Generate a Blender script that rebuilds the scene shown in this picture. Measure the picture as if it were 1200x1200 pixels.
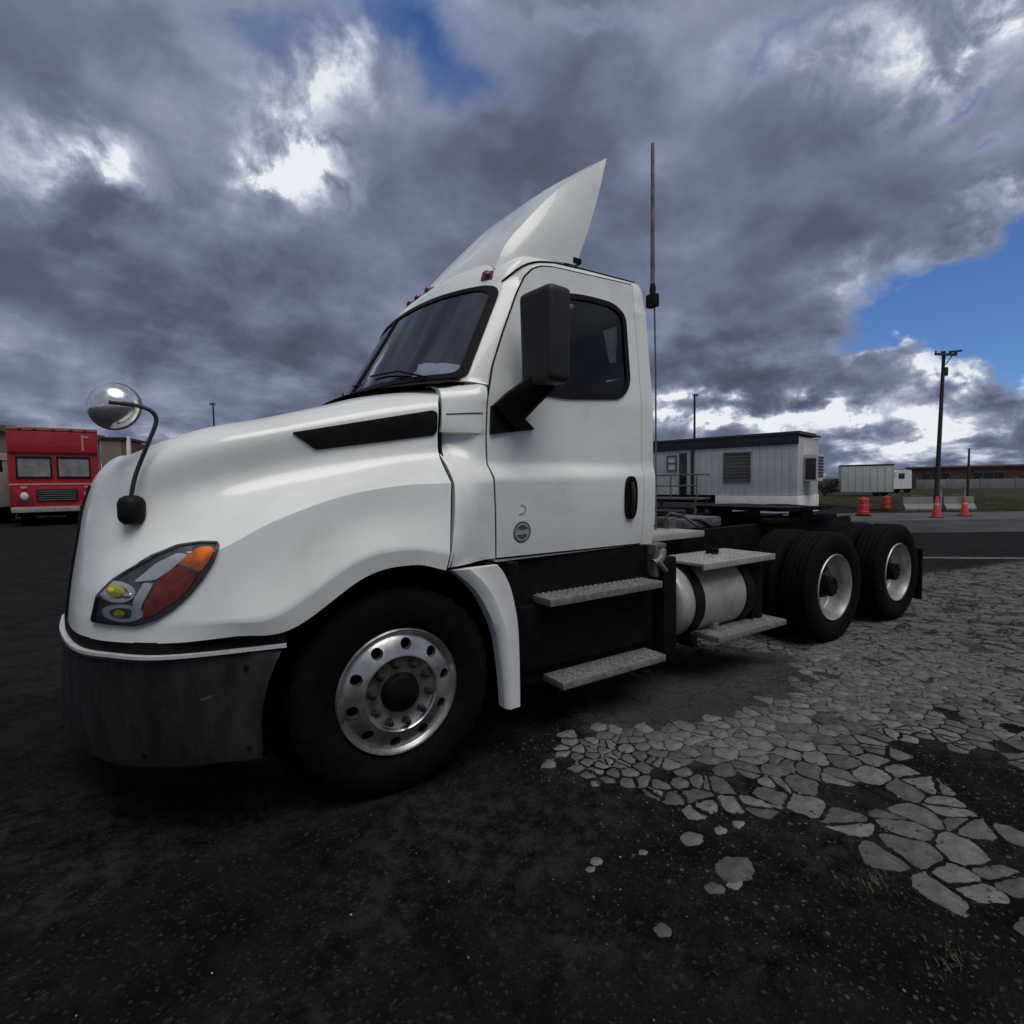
import bpy, bmesh, math, random
import numpy as np
from mathutils import Vector, Matrix
from mathutils.bvhtree import BVHTree

for o in list(bpy.data.objects):
    bpy.data.objects.remove(o, do_unlink=True)
C = bpy.context.scene.collection
R = math.radians
rng = random.Random(7)

# ------------------------------------------------------------------ camera
# x runs along the truck towards its tail, y away from the camera side, z up; the front hub is over the origin
YAW, PITCH, ROLL, FPX = 56.74, -3.15, -0.86, 620.0
CAM = Vector((-0.909, -2.354, 1.497))
cd = bpy.data.cameras.new('camera')
cam = bpy.data.objects.new('camera', cd)
C.objects.link(cam)
fw = Vector((math.cos(R(YAW)) * math.cos(R(PITCH)), math.sin(R(YAW)) * math.cos(R(PITCH)), math.sin(R(PITCH))))
rt = Vector((math.sin(R(YAW)), -math.cos(R(YAW)), 0))
up = rt.cross(fw)
rt, up = (math.cos(R(ROLL)) * rt + math.sin(R(ROLL)) * up), (math.cos(R(ROLL)) * up - math.sin(R(ROLL)) * rt)
cam.matrix_world = Matrix(((rt.x, up.x, -fw.x, CAM.x), (rt.y, up.y, -fw.y, CAM.y), (rt.z, up.z, -fw.z, CAM.z), (0, 0, 0, 1)))
cd.sensor_width = 36
cd.lens = FPX / 1200 * 36
cd.clip_start = 0.05
cd.clip_end = 4000
bpy.context.scene.camera = cam

# ------------------------------------------------------------------ world: a broken cloud deck under a blue sky
sc = bpy.context.scene
sc.view_settings.view_transform = 'Standard'
sc.view_settings.look = 'None'
sc.view_settings.gamma = 1
sc.view_settings.exposure = 0.0
sc.view_settings.use_curve_mapping = False
SUN_AZ, SUN_EL = -92.0, 66.0           # direction towards the sun, azimuth from +x towards +y

w = bpy.data.worlds.new('World')
sc.world = w
w.use_nodes = True
NT = w.node_tree
NT.nodes.clear()


def N(tree, kind, **kw):
    n = tree.nodes.new(kind)
    for k, v in kw.items():
        if k.startswith('i_'):
            key = k[2:]
            key = int(key) if key.isdigit() else key.replace('_', ' ')
            n.inputs[key].default_value = v
        else:
            setattr(n, k, v)
    return n


def M(tree, op, a, b=None, c=None, clamp=False):
    n = tree.nodes.new('ShaderNodeMath')
    n.operation = op
    n.use_clamp = clamp
    for i, v in enumerate((a, b, c)):
        if v is None:
            continue
        if isinstance(v, (int, float)):
            n.inputs[i].default_value = v
        else:
            tree.links.new(v, n.inputs[i])
    return n.outputs[0]


def VM(tree, op, a, b=None, scale=None):
    n = tree.nodes.new('ShaderNodeVectorMath')
    n.operation = op
    for i, v in enumerate((a, b)):
        if v is None:
            continue
        if isinstance(v, (tuple, Vector)):
            n.inputs[i].default_value = v
        else:
            tree.links.new(v, n.inputs[i])
    if scale is not None:
        n.inputs['Scale'].default_value = scale
    return n.outputs[0]


def MIX(tree, f, a, b, blend='MIX'):
    n = tree.nodes.new('ShaderNodeMix')
    n.data_type = 'RGBA'
    n.blend_type = blend
    n.clamp_factor = True
    ins = [n.inputs[0], n.inputs[6], n.inputs[7]]
    for s, v in zip(ins, (f, a, b)):
        if isinstance(v, (int, float)):
            s.default_value = v
        elif isinstance(v, tuple):
            s.default_value = v if len(v) == 4 else (*v, 1)
        else:
            tree.links.new(v, s)
    return n.outputs[2]


def RAMP(tree, f, lo, hi, a=0.0, b=1.0):
    n = tree.nodes.new('ShaderNodeMapRange')
    n.interpolation_type = 'SMOOTHSTEP'
    tree.links.new(f, n.inputs[0])
    for i, v in enumerate((lo, hi, a, b)):
        n.inputs[i + 1].default_value = v
    return n.outputs[0]


# cloud masses of the sky: kind (H hole, W white, D dark base), azimuth, elevation, half sizes, turn, strength
SKY = [
    ('H', 64.8, 37.7, 5.4, 3.1, -160, 0.41),
    ('H', 56.9, 39.4, 5.3, 1.4, -164, 0.21),
    ('H', 60.9, 35.7, 3.4, 2.2, -157, 0.30),
    ('H', 47.3, 40.1, 4.6, 0.9, -173, 0.30),
    ('H', 25.9, 35.8, 3.3, 1.6, -178, 0.24),
    ('H', 31.0, 35.4, 2.9, 1.0, 162, 0.26),
    ('H', 17.1, 14.8, 5.1, 2.5, 176, 1.23),
    ('H', 13.6, 15.2, 3.7, 2.5, 175, 1.15),
    ('H', 20.5, 13.2, 3.0, 2.2, -169, 0.98),
    ('H', 15.4, 10.6, 3.3, 2.0, -170, 0.82),
    ('H', 13.2, 10.5, 1.8, 1.9, -169, 0.82),
    ('H', 83.3, 32.5, 2.2, 2.5, 166, 0.17),
    ('H', 81.0, 35.6, 2.1, 1.7, 166, 0.21),
    ('H', 84.0, 36.9, 3.3, 1.4, 163, 0.26),
    ('H', 18.0, 27.4, 2.6, 0.8, 172, 0.40),
    ('H', 14.8, 24.1, 2.3, 0.8, 170, 0.33),
    ('W', 76.0, 29.4, 3.5, 3.2, -160, 0.64),
    ('W', 79.2, 27.1, 3.4, 1.9, -170, 0.58),
    ('W', 73.3, 35.6, 4.2, 2.1, 163, 0.32),
    ('W', 92.6, 25.8, 1.8, 2.1, 163, 0.51),
    ('W', 93.9, 23.1, 2.1, 1.8, -172, 0.38),
    ('W', 87.4, 24.9, 1.8, 1.8, 167, 0.08),
    ('W', 17.6, 30.0, 4.4, 1.5, 168, 0.55),
    ('W', 20.9, 32.7, 3.7, 2.4, 163, 0.35),
    ('W', 25.8, 32.9, 3.3, 1.8, 168, 0.25),
    ('W', 14.1, 30.3, 2.3, 1.9, -154, 0.30),
    ('W', 38.9, 7.0, 4.9, 1.1, -177, 1.12),
    ('W', 31.0, 5.9, 6.6, 1.0, 178, 0.92),
    ('W', 25.0, 6.2, 2.9, 1.5, 161, 0.92),
    ('W', 17.6, 8.3, 1.3, 1.3, -172, 1.20),
    ('W', 17.7, 4.8, 2.5, 1.8, 166, 1.20),
    ('W', 13.4, 8.7, 1.2, 1.1, 176, 1.30),
    ('W', 21.9, 10.7, 1.9, 0.8, 176, 0.87),
    ('W', 14.3, 4.5, 2.2, 1.0, -175, 0.65),
    ('W', 15.2, 19.5, 4.1, 1.1, 179, 0.30),
    ('W', 23.6, 17.5, 2.3, 1.0, 169, 0.30),
    ('W', 28.8, 7.3, 2.8, 1.6, -175, 0.20),
    ('W', 38.9, 10.5, 9.8, 3.3, -176, 0.00),
    ('W', 23.3, 3.4, 4.5, 0.8, -177, 0.35),
    ('W', 15.2, 2.6, 4.0, 0.6, -177, 0.43),
    ('W', 26.8, 10.9, 2.0, 1.7, -173, 0.12),
    ('W', 93.4, 9.6, 4.4, 3.5, 174, 0.12),
    ('W', 81.7, 21.1, 5.2, 3.5, 171, 0.06),
    ('W', 98.5, 25.1, 2.4, 1.6, 160, 0.06),
    ('D', 33.3, 10.9, 8.3, 3.3, -174, 0.75),
    ('D', 39.7, 13.9, 4.9, 4.0, -175, 0.35),
    ('D', 95.1, 30.1, 6.0, 3.1, 159, 0.30),
    ('D', 96.7, 20.0, 5.3, 2.8, 177, 0.45),
    ('D', 90.1, 14.6, 8.8, 2.9, -171, 0.45),
    ('D', 56.2, 30.3, 8.5, 5.1, -179, 0.25),
    ('D', 85.3, 19.8, 5.3, 2.8, 170, 0.30),
    ('D', 82.0, 12.2, 9.3, 2.4, -174, 0.35),
    ('D', 47.3, 37.4, 5.5, 2.1, -174, 0.25),
    ('D', 24.3, 21.9, 6.1, 3.2, -166, 0.30),
    ('D', 20.3, 7.2, 2.7, 1.4, -174, 0.30),
    ('D', 14.3, 6.5, 1.7, 0.9, -173, 0.35),
    ('D', 67.3, 13.0, 6.9, 3.4, 178, 0.20),
    ('D', 21.4, 2.9, 3.1, 1.2, -177, 0.35),
    ('W', 15.6, 15.4, 5.0, 0.8, 162, 0.40),
    ('W', 18.7, 13.1, 3.0, 0.7, 168, 0.45),
    ('W', 14.0, 13.5, 3.5, 0.7, 162, 0.35),
    ('H', 70.7, 38.2, 5.0, 3.0, 160, 0.30),
    ('H', 77.9, 37.7, 4.0, 3.0, 180, 0.30),
    ('W', 71.6, 37.1, 5.0, 3.0, 150, 0.23),
    ('W', 96.5, 24.1, 5.0, 3.0, 160, 0.20),
]
tc = N(NT, 'ShaderNodeTexCoord')
dirv = VM(NT, 'NORMALIZE', tc.outputs['Generated'])


def noise(tree, vec, scale, detail=4, rough=0.55, lac=2.0, dist=0.0):
    n = N(tree, 'ShaderNodeTexNoise', i_Scale=scale, i_Detail=detail, i_Roughness=rough, i_Lacunarity=lac, i_Distortion=dist)
    if vec is not None:
        tree.links.new(vec, n.inputs['Vector'])
    return n


sep = N(NT, 'ShaderNodeSeparateXYZ')
NT.links.new(dirv, sep.inputs[0])
zc = M(NT, 'ADD', M(NT, 'MAXIMUM', sep.outputs[2], 0.0), 0.34)
cmb = N(NT, 'ShaderNodeCombineXYZ')
NT.links.new(M(NT, 'DIVIDE', sep.outputs[0], zc), cmb.inputs[0])
NT.links.new(M(NT, 'DIVIDE', sep.outputs[1], zc), cmb.inputs[1])
plane = cmb.outputs[0]                       # the cloud deck seen in perspective
n1 = noise(NT, plane, 1.5, 9, 0.54, dist=0.15)
n2 = noise(NT, plane, 4.6, 8, 0.54, dist=0.1)
n3 = noise(NT, dirv, 12.0, 9, 0.60, dist=0.25)
w1 = VM(NT, 'SCALE', VM(NT, 'SUBTRACT', n2.outputs['Color'], (0.5, 0.5, 0.5)), scale=0.16)
w2 = VM(NT, 'SCALE', VM(NT, 'SUBTRACT', n3.outputs['Color'], (0.5, 0.5, 0.5)), scale=0.10)
wd = VM(NT, 'ADD', VM(NT, 'ADD', dirv, w1), w2)
acc = {'H': None, 'W': None, 'D': None}
for kind, az, el, su, sv, turn, amp in SKY:
    a, e, t = R(az), R(el), R(turn)
    D = Vector((math.cos(e) * math.cos(a), math.cos(e) * math.sin(a), math.sin(e)))
    U0 = Vector((-math.sin(a), math.cos(a), 0))
    V0 = D.cross(U0)
    U = math.cos(t) * U0 + math.sin(t) * V0
    V = -math.sin(t) * U0 + math.cos(t) * V0
    rot = Matrix((U, V, D)).transposed().to_euler()
    mp = N(NT, 'ShaderNodeMapping', vector_type='TEXTURE')
    NT.links.new(wd, mp.inputs['Vector'])
    mp.inputs['Location'].default_value = D
    mp.inputs['Rotation'].default_value = rot
    mp.inputs['Scale'].default_value = (R(su) * 2.3, R(sv) * 2.3, 0.9)
    g = N(NT, 'ShaderNodeTexGradient', gradient_type='QUADRATIC_SPHERE')
    NT.links.new(mp.outputs[0], g.inputs[0])
    acc[kind] = M(NT, 'MULTIPLY_ADD', g.outputs['Fac'], amp * 1.7, acc[kind] if acc[kind] is not None else 0.0)
sky = N(NT, 'ShaderNodeTexSky', sky_type='NISHITA', sun_disc=False, sun_elevation=R(SUN_EL), sun_rotation=R(90 - SUN_AZ), air_density=1.0, dust_density=0.4, ozone_density=2.5)
hole = M(NT, 'ADD', acc['H'], M(NT, 'ADD', M(NT, 'MULTIPLY', M(NT, 'SUBTRACT', n1.outputs['Fac'], 0.5), 0.7), M(NT, 'MULTIPLY', M(NT, 'SUBTRACT', n2.outputs['Fac'], 0.5), 0.7)))
cover = RAMP(NT, hole, 0.10, 1.10, 1.0, 0.0)
def cen(o, k):
    return M(NT, 'MULTIPLY', M(NT, 'SUBTRACT', o, 0.5), k)


wmod = M(NT, 'MULTIPLY', acc['W'], RAMP(NT, n3.outputs['Fac'], 0.34, 0.66, 0.02, 1.35))
low = M(NT, 'MULTIPLY', RAMP(NT, sep.outputs[2], 0.02, 0.15, 0.5, 0.0), RAMP(NT, n2.outputs['Fac'], 0.42, 0.64, -0.25, 0.85))   # the deck opens towards the horizon
s = M(NT, 'ADD', cen(n1.outputs['Fac'], 0.78), cen(n2.outputs['Fac'], 0.52))
s = M(NT, 'ADD', s, cen(n3.outputs['Fac'], 0.26))
s = M(NT, 'ADD', s, 0.41)
s = M(NT, 'ADD', s, M(NT, 'MULTIPLY', wmod, 0.66))
s = M(NT, 'ADD', s, low)
s = M(NT, 'SUBTRACT', s, M(NT, 'MULTIPLY', acc['D'], 0.30))
# thin edges of the deck let light through
s = M(NT, 'ADD', s, M(NT, 'MULTIPLY', RAMP(NT, hole, -0.1, 0.35), 0.16))
cr_ = N(NT, 'ShaderNodeValToRGB')
NT.links.new(s, cr_.inputs[0])
el = cr_.color_ramp.elements
el[0].position, el[0].color = 0.02, (0.064, 0.075, 0.106, 1)
el[1].position, el[1].color = 1.0, (0.82, 0.85, 0.90, 1)
for pos, c_ in ((0.22, (0.098, 0.113, 0.163, 1)), (0.42, (0.165, 0.192, 0.285, 1)), (0.62, (0.27, 0.30, 0.40, 1)), (0.84, (0.50, 0.54, 0.64, 1))):
    e_ = el.new(pos)
    e_.color = c_
cloud = cr_.outputs[0]
vis = VM(NT, 'SCALE', sky.outputs[0], scale=0.07)
vis = VM(NT, 'MULTIPLY', vis, (0.62, 0.92, 1.42))
col = MIX(NT, cover, vis, cloud)
bg = N(NT, 'ShaderNodeBackground', i_Strength=1.0)
NT.links.new(col, bg.inputs[0])
wo = N(NT, 'ShaderNodeOutputWorld')
NT.links.new(bg.outputs[0], wo.inputs[0])

sl = bpy.data.lights.new('sun', 'SUN')
sl.energy = 2.0
sl.angle = R(42)
sl.color = (1.0, 0.97, 0.905)
so = bpy.data.objects.new('sun', sl)
C.objects.link(so)
sd = Vector((math.cos(R(SUN_EL)) * math.cos(R(SUN_AZ)), math.cos(R(SUN_EL)) * math.sin(R(SUN_AZ)), math.sin(R(SUN_EL))))
so.rotation_euler = sd.to_track_quat('Z', 'Y').to_euler()
so.location = sd * 40


# ------------------------------------------------------------------ materials
def mat(name, col, rough=0.5, metal=0.0, var=0.12, scale=6.0, bump=0.0, bscale=60.0, coat=0.0, dirt=None, dirt_amt=0.0, dscale=2.5, spec=0.5, rvar=0.08, stretch=None):
    m = bpy.data.materials.new(name)
    m.use_nodes = True
    t = m.node_tree
    b = t.nodes['Principled BSDF']
    b.inputs['Roughness'].default_value = rough
    b.inputs['Metallic'].default_value = metal
    b.inputs['Coat Weight'].default_value = coat
    b.inputs['Specular IOR Level'].default_value = spec
    co = N(t, 'ShaderNodeTexCoord').outputs['Object']
    if stretch:
        co = VM(t, 'MULTIPLY', co, stretch)
    nz = noise(t, co, scale, 6, 0.6)
    lo = tuple(max(0, c * (1 - var)) for c in col)
    hi = tuple(c * (1 + var) for c in col)
    c = MIX(t, RAMP(t, nz.outputs['Fac'], 0.3, 0.7), lo, hi)
    if dirt:
        dn = noise(t, co, dscale, 8, 0.68, dist=0.4)
        c = MIX(t, M(t, 'MULTIPLY', RAMP(t, dn.outputs['Fac'], 0.48, 0.78), dirt_amt), c, dirt)
    t.links.new(c, b.inputs['Base Color'])
    if rvar:
        t.links.new(RAMP(t, nz.outputs['Fac'], 0.25, 0.75, max(0.02, rough - rvar), min(1, rough + rvar)), b.inputs['Roughness'])
    if bump:
        bn = noise(t, co, bscale, 4, 0.6)
        bp = N(t, 'ShaderNodeBump', i_Strength=bump, i_Distance=0.01)
        t.links.new(bn.outputs['Fac'], bp.inputs['Height'])
        t.links.new(bp.outputs[0], b.inputs['Normal'])
    return m


def glass(name, tint, ior=1.5, rough=0.02):
    m = bpy.data.materials.new(name)
    m.use_nodes = True
    t = m.node_tree
    t.nodes.clear()
    tr = N(t, 'ShaderNodeBsdfTransparent', i_0=(*tint, 1))
    gl = N(t, 'ShaderNodeBsdfGlossy', i_Roughness=rough, i_0=(0.9, 0.9, 0.9, 1))
    fr = N(t, 'ShaderNodeFresnel', i_IOR=ior)
    mx = N(t, 'ShaderNodeMixShader')
    t.links.new(fr.outputs[0], mx.inputs[0])
    t.links.new(tr.outputs[0], mx.inputs[1])
    t.links.new(gl.outputs[0], mx.inputs[2])
    o = N(t, 'ShaderNodeOutputMaterial')
    t.links.new(mx.outputs[0], o.inputs[0])
    return m


WHITE = mat('white_paint', (0.765, 0.785, 0.750), 0.30, var=0.02, scale=3, coat=0.35, dirt=(0.42, 0.41, 0.38), dirt_amt=0.42, dscale=1.9, rvar=0.07)
WHITE2 = mat('white_plastic', (0.66, 0.67, 0.67), 0.42, var=0.04, scale=5, dirt=(0.35, 0.34, 0.32), dirt_amt=0.25)
BLACKP = mat('black_plastic', (0.006, 0.006, 0.0065), 0.55, var=0.3, scale=14, bump=0.15, bscale=220, spec=0.18)
BLACKM = mat('black_chassis_paint', (0.0045, 0.0045, 0.005), 0.65, var=0.35, scale=8, dirt=(0.016, 0.015, 0.0145), dirt_amt=0.6, dscale=7, spec=0.12)
MIRB = mat('mirror_plastic', (0.019, 0.018, 0.019), 0.55, var=0.12, scale=10, bump=0.12, bscale=260, spec=0.4)
GAP = mat('panel_gap', (0.008, 0.008, 0.009), 0.85, var=0.2, spec=0.1)
BUMP = mat('bumper_plastic', (0.023, 0.023, 0.0235), 0.34, var=0.35, scale=5, stretch=(2.5, 2.5, 0.9), dirt=(0.030, 0.0295, 0.029), dirt_amt=0.7, dscale=2.2, bump=0.05, bscale=150, spec=0.55)
RUBBER = mat('tyre_rubber', (0.0042, 0.0042, 0.0046), 0.8, var=0.3, scale=18, dirt=(0.010, 0.0096, 0.0092), dirt_amt=0.6, dscale=9, bump=0.1, bscale=90, spec=0.10)
ALU = mat('polished_aluminium', (0.54, 0.53, 0.51), 0.32, 0.9, var=0.14, scale=7, dirt=(0.10, 0.092, 0.08), dirt_amt=0.9, dscale=5, rvar=0.1)
RWHEEL = mat('dusty_aluminium_wheel', (0.42, 0.42, 0.40), 0.42, 0.6, var=0.1, scale=9, dirt=(0.16, 0.145, 0.125), dirt_amt=0.85, dscale=7)
TANK = mat('weathered_aluminium', (0.42, 0.40, 0.36), 0.42, 0.35, var=0.14, scale=8, dirt=(0.17, 0.15, 0.12), dirt_amt=0.75, dscale=4, bump=0.08, bscale=40)
STEPM = mat('tread_aluminium', (0.215, 0.21, 0.20), 0.55, 0.4, var=0.25, scale=26, dirt=(0.08, 0.075, 0.07), dirt_amt=0.7, dscale=16)
SATIN = mat('satin_steel', (0.80, 0.80, 0.79), 0.34, 0.75, var=0.05, scale=20, dirt=(0.5, 0.49, 0.46), dirt_amt=0.4, dscale=12)
SILVER = mat('lamp_silver', (0.80, 0.80, 0.80), 0.28, 0.35, var=0.06, scale=30)
BOWL = mat('bowl_chrome', (0.82, 0.82, 0.81), 0.20, 0.85, var=0.05, scale=20, dirt=(0.45, 0.44, 0.42), dirt_amt=0.5, dscale=14)
CHROME = mat('chrome', (0.78, 0.78, 0.77), 0.13, 1.0, var=0.02, rvar=0.02)
STEEL = mat('dull_steel', (0.17, 0.165, 0.16), 0.5, 0.6, var=0.3, scale=14)
HUBM = mat('greasy_hub', (0.005, 0.0045, 0.0045), 0.7, 0.0, var=0.4, scale=20, spec=0.12)
LUG = mat('lug_steel', (0.035, 0.034, 0.033), 0.45, 0.6, var=0.3, scale=40)
INT = mat('cab_lining', (0.075, 0.077, 0.080), 0.8, var=0.2, scale=4, spec=0.2)
SEAT = mat('seat_cloth', (0.045, 0.047, 0.055), 0.9, var=0.3, scale=30, spec=0.15)
GLASS = glass('tinted_side_glass', (0.70, 0.73, 0.73))
WGLASS = glass('windscreen_glass', (0.74, 0.79, 0.77), ior=2.3)
LENS = glass('clear_lens', (0.96, 0.96, 0.96), ior=1.28)
LHOUSE = mat('lamp_housing', (0.13, 0.13, 0.14), 0.35, 0.5, var=0.3, scale=20)
AMBER = mat('amber_reflector', (0.78, 0.20, 0.015), 0.25, var=0.35, scale=16, coat=0.4)
REDR = mat('red_reflector', (0.40, 0.040, 0.012), 0.3, var=0.35, scale=18, coat=0.4)
YELL = mat('yellow_bulb', (0.80, 0.68, 0.08), 0.25, 0.1, var=0.1)
MARK = mat('marker_lens', (0.12, 0.018, 0.014), 0.25, var=0.2, coat=0.5)
DECAL = mat('grey_decal', (0.085, 0.085, 0.10), 0.45, var=0.25, scale=40)
DECAL2 = mat('pale_decal', (0.36, 0.37, 0.41), 0.45, var=0.2, scale=40)
WIRE = mat('hose_rubber', (0.02, 0.02, 0.022), 0.5, var=0.2)


# ------------------------------------------------------------------ mesh helpers
def link(name, me, material, parent=None, smooth=35):
    o = bpy.data.objects.new(name, me)
    C.objects.link(o)
    if material is not None:
        me.materials.append(material)
    if parent is not None:
        o.parent = parent
    if smooth and len(me.polygons):
        me.polygons.foreach_set('use_smooth', [True] * len(me.polygons))
        me.set_sharp_from_angle(angle=R(smooth))
    return o


def obj(name, vf, material, parent=None, smooth=35, merge=False):
    v, f = vf
    me = bpy.data.meshes.new(name)
    me.from_pydata([tuple(p) for p in v], [], [tuple(q) for q in f])
    bm = bmesh.new()
    bm.from_mesh(me)
    if merge:
        bmesh.ops.remove_doubles(bm, verts=bm.verts, dist=0.0008)
    bmesh.ops.recalc_face_normals(bm, faces=bm.faces)
    bm.to_mesh(me)
    bm.free()
    me.update()
    return link(name, me, material, parent, smooth)


def join(*vfs):
    V, F = [], []
    for v, f in vfs:
        k = len(V)
        V += [tuple(p) for p in v]
        F += [tuple(i + k for i in q) for q in f]
    return V, F


def mirror(vf, yc=1.22):
    return [(p[0], 2 * yc - p[1], p[2]) for p in vf[0]], [tuple(reversed(q)) for q in vf[1]]


def both(vf):
    return join(vf, mirror(vf))


def grid(P, keep=None):
    P = np.asarray(P, float)
    a, b = P.shape[:2]
    V = [tuple(p) for p in P.reshape(-1, 3)]
    F = []
    for i in range(a - 1):
        for j in range(b - 1):
            if keep is None or keep(i, j):
                F.append((i * b + j, (i + 1) * b + j, (i + 1) * b + j + 1, i * b + j + 1))
    return V, F


def box(c, s, bev=0.01, rot=None, seg=2):
    bm = bmesh.new()
    bmesh.ops.create_cube(bm, size=1)
    for v in bm.verts:
        v.co = Vector((v.co.x * s[0], v.co.y * s[1], v.co.z * s[2]))
    if bev:
        bmesh.ops.bevel(bm, geom=bm.edges[:], offset=min(bev, min(s) * 0.45), segments=seg, affect='EDGES', profile=0.7)
    if rot is not None:
        bmesh.ops.transform(bm, matrix=rot.to_4x4(), verts=bm.verts)
    bm.verts.index_update()
    r = [tuple(v.co + Vector(c)) for v in bm.verts], [tuple(v.index for v in f.verts) for f in bm.faces]
    bm.free()
    return r


def bx(x0, x1, y0, y1, z0, z1, bev=0.01):
    return box(((x0 + x1) / 2, (y0 + y1) / 2, (z0 + z1) / 2), (x1 - x0, y1 - y0, z1 - z0), bev)


def tube(pts, r, n=10, cap=True):
    pts = [Vector(p) for p in pts]
    rs = r if isinstance(r, (list, tuple)) else [r] * len(pts)
    V, F = [], []
    ref = None
    for i, p in enumerate(pts):
        t = (pts[min(i + 1, len(pts) - 1)] - pts[max(i - 1, 0)]).normalized()
        if ref is None:
            ref = Vector((0, 0, 1)) if abs(t.z) < 0.9 else Vector((1, 0, 0))
        u = (ref - t * ref.dot(t)).normalized()
        ref = u
        v = t.cross(u)
        for k in range(n):
            a = 2 * math.pi * k / n
            V.append(tuple(p + (u * math.cos(a) + v * math.sin(a)) * rs[i]))
    for i in range(len(pts) - 1):
        for k in range(n):
            F.append((i * n + k, i * n + (k + 1) % n, (i + 1) * n + (k + 1) % n, (i + 1) * n + k))
    if cap:
        F.append(tuple(reversed(range(n))))
        F.append(tuple(range((len(pts) - 1) * n, len(pts) * n)))
    return V, F


def lathe(prof, n, c, axis='y', cap0=False, cap1=False, tooth=None):
    """prof: (radius, offset along axis)"""
    V, F = [], []
    for i, (r, a) in enumerate(prof):
        for k in range(n):
            t = 2 * math.pi * k / n
            rr = r + (tooth(i, k) if tooth else 0)
            if axis == 'y':
                V.append((c[0] + rr * math.cos(t), c[1] + a, c[2] + rr * math.sin(t)))
            elif axis == 'x':
                V.append((c[0] + a, c[1] + rr * math.cos(t), c[2] + rr * math.sin(t)))
            else:
                V.append((c[0] + rr * math.cos(t), c[1] + rr * math.sin(t), c[2] + a))
    m = len(prof)
    for i in range(m - 1):
        for k in range(n):
            F.append((i * n + k, i * n + (k + 1) % n, (i + 1) * n + (k + 1) % n, (i + 1) * n + k))
    if cap0:
        F.append(tuple(range(n)))
    if cap1:
        F.append(tuple(range((m - 1) * n, m * n)))
    return V, F


def crom(P, u):
    """Catmull-Rom through the points P at parameter u in 0..len-1 (numpy array)"""
    P = np.asarray(P, float)
    n = len(P)
    i = np.clip(np.floor(u).astype(int), 0, n - 2)
    t = (u - i)[:, None]
    p1, p2 = P[i], P[i + 1]
    p0 = np.where((i > 0)[:, None], P[np.maximum(i - 1, 0)], 2 * p1 - p2)
    p3 = np.where((i < n - 2)[:, None], P[np.minimum(i + 2, n - 1)], 2 * p2 - p1)
    return 0.5 * (2 * p1 + (p2 - p0) * t + (2 * p0 - 5 * p1 + 4 * p2 - p3) * t ** 2 + (3 * p1 - p0 - 3 * p2 + p3) * t ** 3)


def curve(P, n):
    return crom(P, np.linspace(0, len(P) - 1, n))


def polyround(P, r, n=5):
    """round the corners of a closed 2D polygon"""
    out = []
    m = len(P)
    for i in range(m):
        a, b, c = Vector(P[i - 1]), Vector(P[i]), Vector(P[(i + 1) % m])
        rr = min(r[i] if isinstance(r, (list, tuple)) else r, (a - b).length * 0.48, (c - b).length * 0.48)
        p, q = b + (a - b).normalized() * rr, b + (c - b).normalized() * rr
        for k in range(n + 1):
            t = k / n
            out.append(tuple((1 - t) ** 2 * p + 2 * t * (1 - t) * b + t * t * q))
    return out


def densify(P, step):
    out = []
    for i in range(len(P)):
        a, b = Vector(P[i]), Vector(P[(i + 1) % len(P)])
        k = max(1, int(math.ceil((b - a).length / step)))
        out += [tuple(a.lerp(b, j / k)) for j in range(k)]
    return out


def inset(P, d):
    """offset a closed 2D polygon inwards (positive d)"""
    n = len(P)
    A = sum(P[i][0] * P[(i + 1) % n][1] - P[(i + 1) % n][0] * P[i][1] for i in range(n))
    s = 1 if A > 0 else -1
    out = []
    for i in range(n):
        a, b, c = Vector(P[i - 1]), Vector(P[i]), Vector(P[(i + 1) % n])
        e = (c - a)
        if e.length < 1e-9:
            out.append(tuple(b))
            continue
        nn = Vector((-e.y, e.x)).normalized() * s
        out.append(tuple(b + nn * d))
    return out


def in_poly(p, P):
    x, y = p
    c = False
    j = len(P) - 1
    for i in range(len(P)):
        if (P[i][1] > y) != (P[j][1] > y) and x < (P[j][0] - P[i][0]) * (y - P[i][1]) / (P[j][1] - P[i][1]) + P[i][0]:
            c = not c
        j = i
    return c


def ring(outer, inner, surf, thick=0.012):
    """a raised band between two loops of equal length lying on surf(a, b, offset)"""
    n = len(outer)
    V = [surf(*p, 0.0) for p in outer] + [surf(*p, thick) for p in outer] + [surf(*p, thick) for p in inner] + [surf(*p, -0.004) for p in inner]
    F = []
    for L in range(3):
        for i in range(n):
            j = (i + 1) % n
            F.append((L * n + i, L * n + j, (L + 1) * n + j, (L + 1) * n + i))
    return V, F


def cover(loop, surf, off, levels=7, skirt=None, centre=None, dome=0.0):
    """fill a loop with a patch that follows surf"""
    n = len(loop)
    cx = centre or (sum(p[0] for p in loop) / n, sum(p[1] for p in loop) / n)
    V, F = [], []
    if skirt is not None:
        V += [surf(*p, skirt) for p in loop]
    for k in range(levels):
        t = k / levels
        V += [surf(cx[0] + (p[0] - cx[0]) * (1 - t), cx[1] + (p[1] - cx[1]) * (1 - t), off + dome * (1 - (1 - t) ** 2)) for p in loop]
    V.append(surf(*cx, off + dome))
    L = levels + (1 if skirt is not None else 0)
    for k in range(L - 1):
        for i in range(n):
            j = (i + 1) % n
            F.append((k * n + i, k * n + j, (k + 1) * n + j, (k + 1) * n + i))
    b = (L - 1) * n
    for i in range(n):
        F.append((b + i, b + (i + 1) % n, len(V) - 1))
    return V, F


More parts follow.
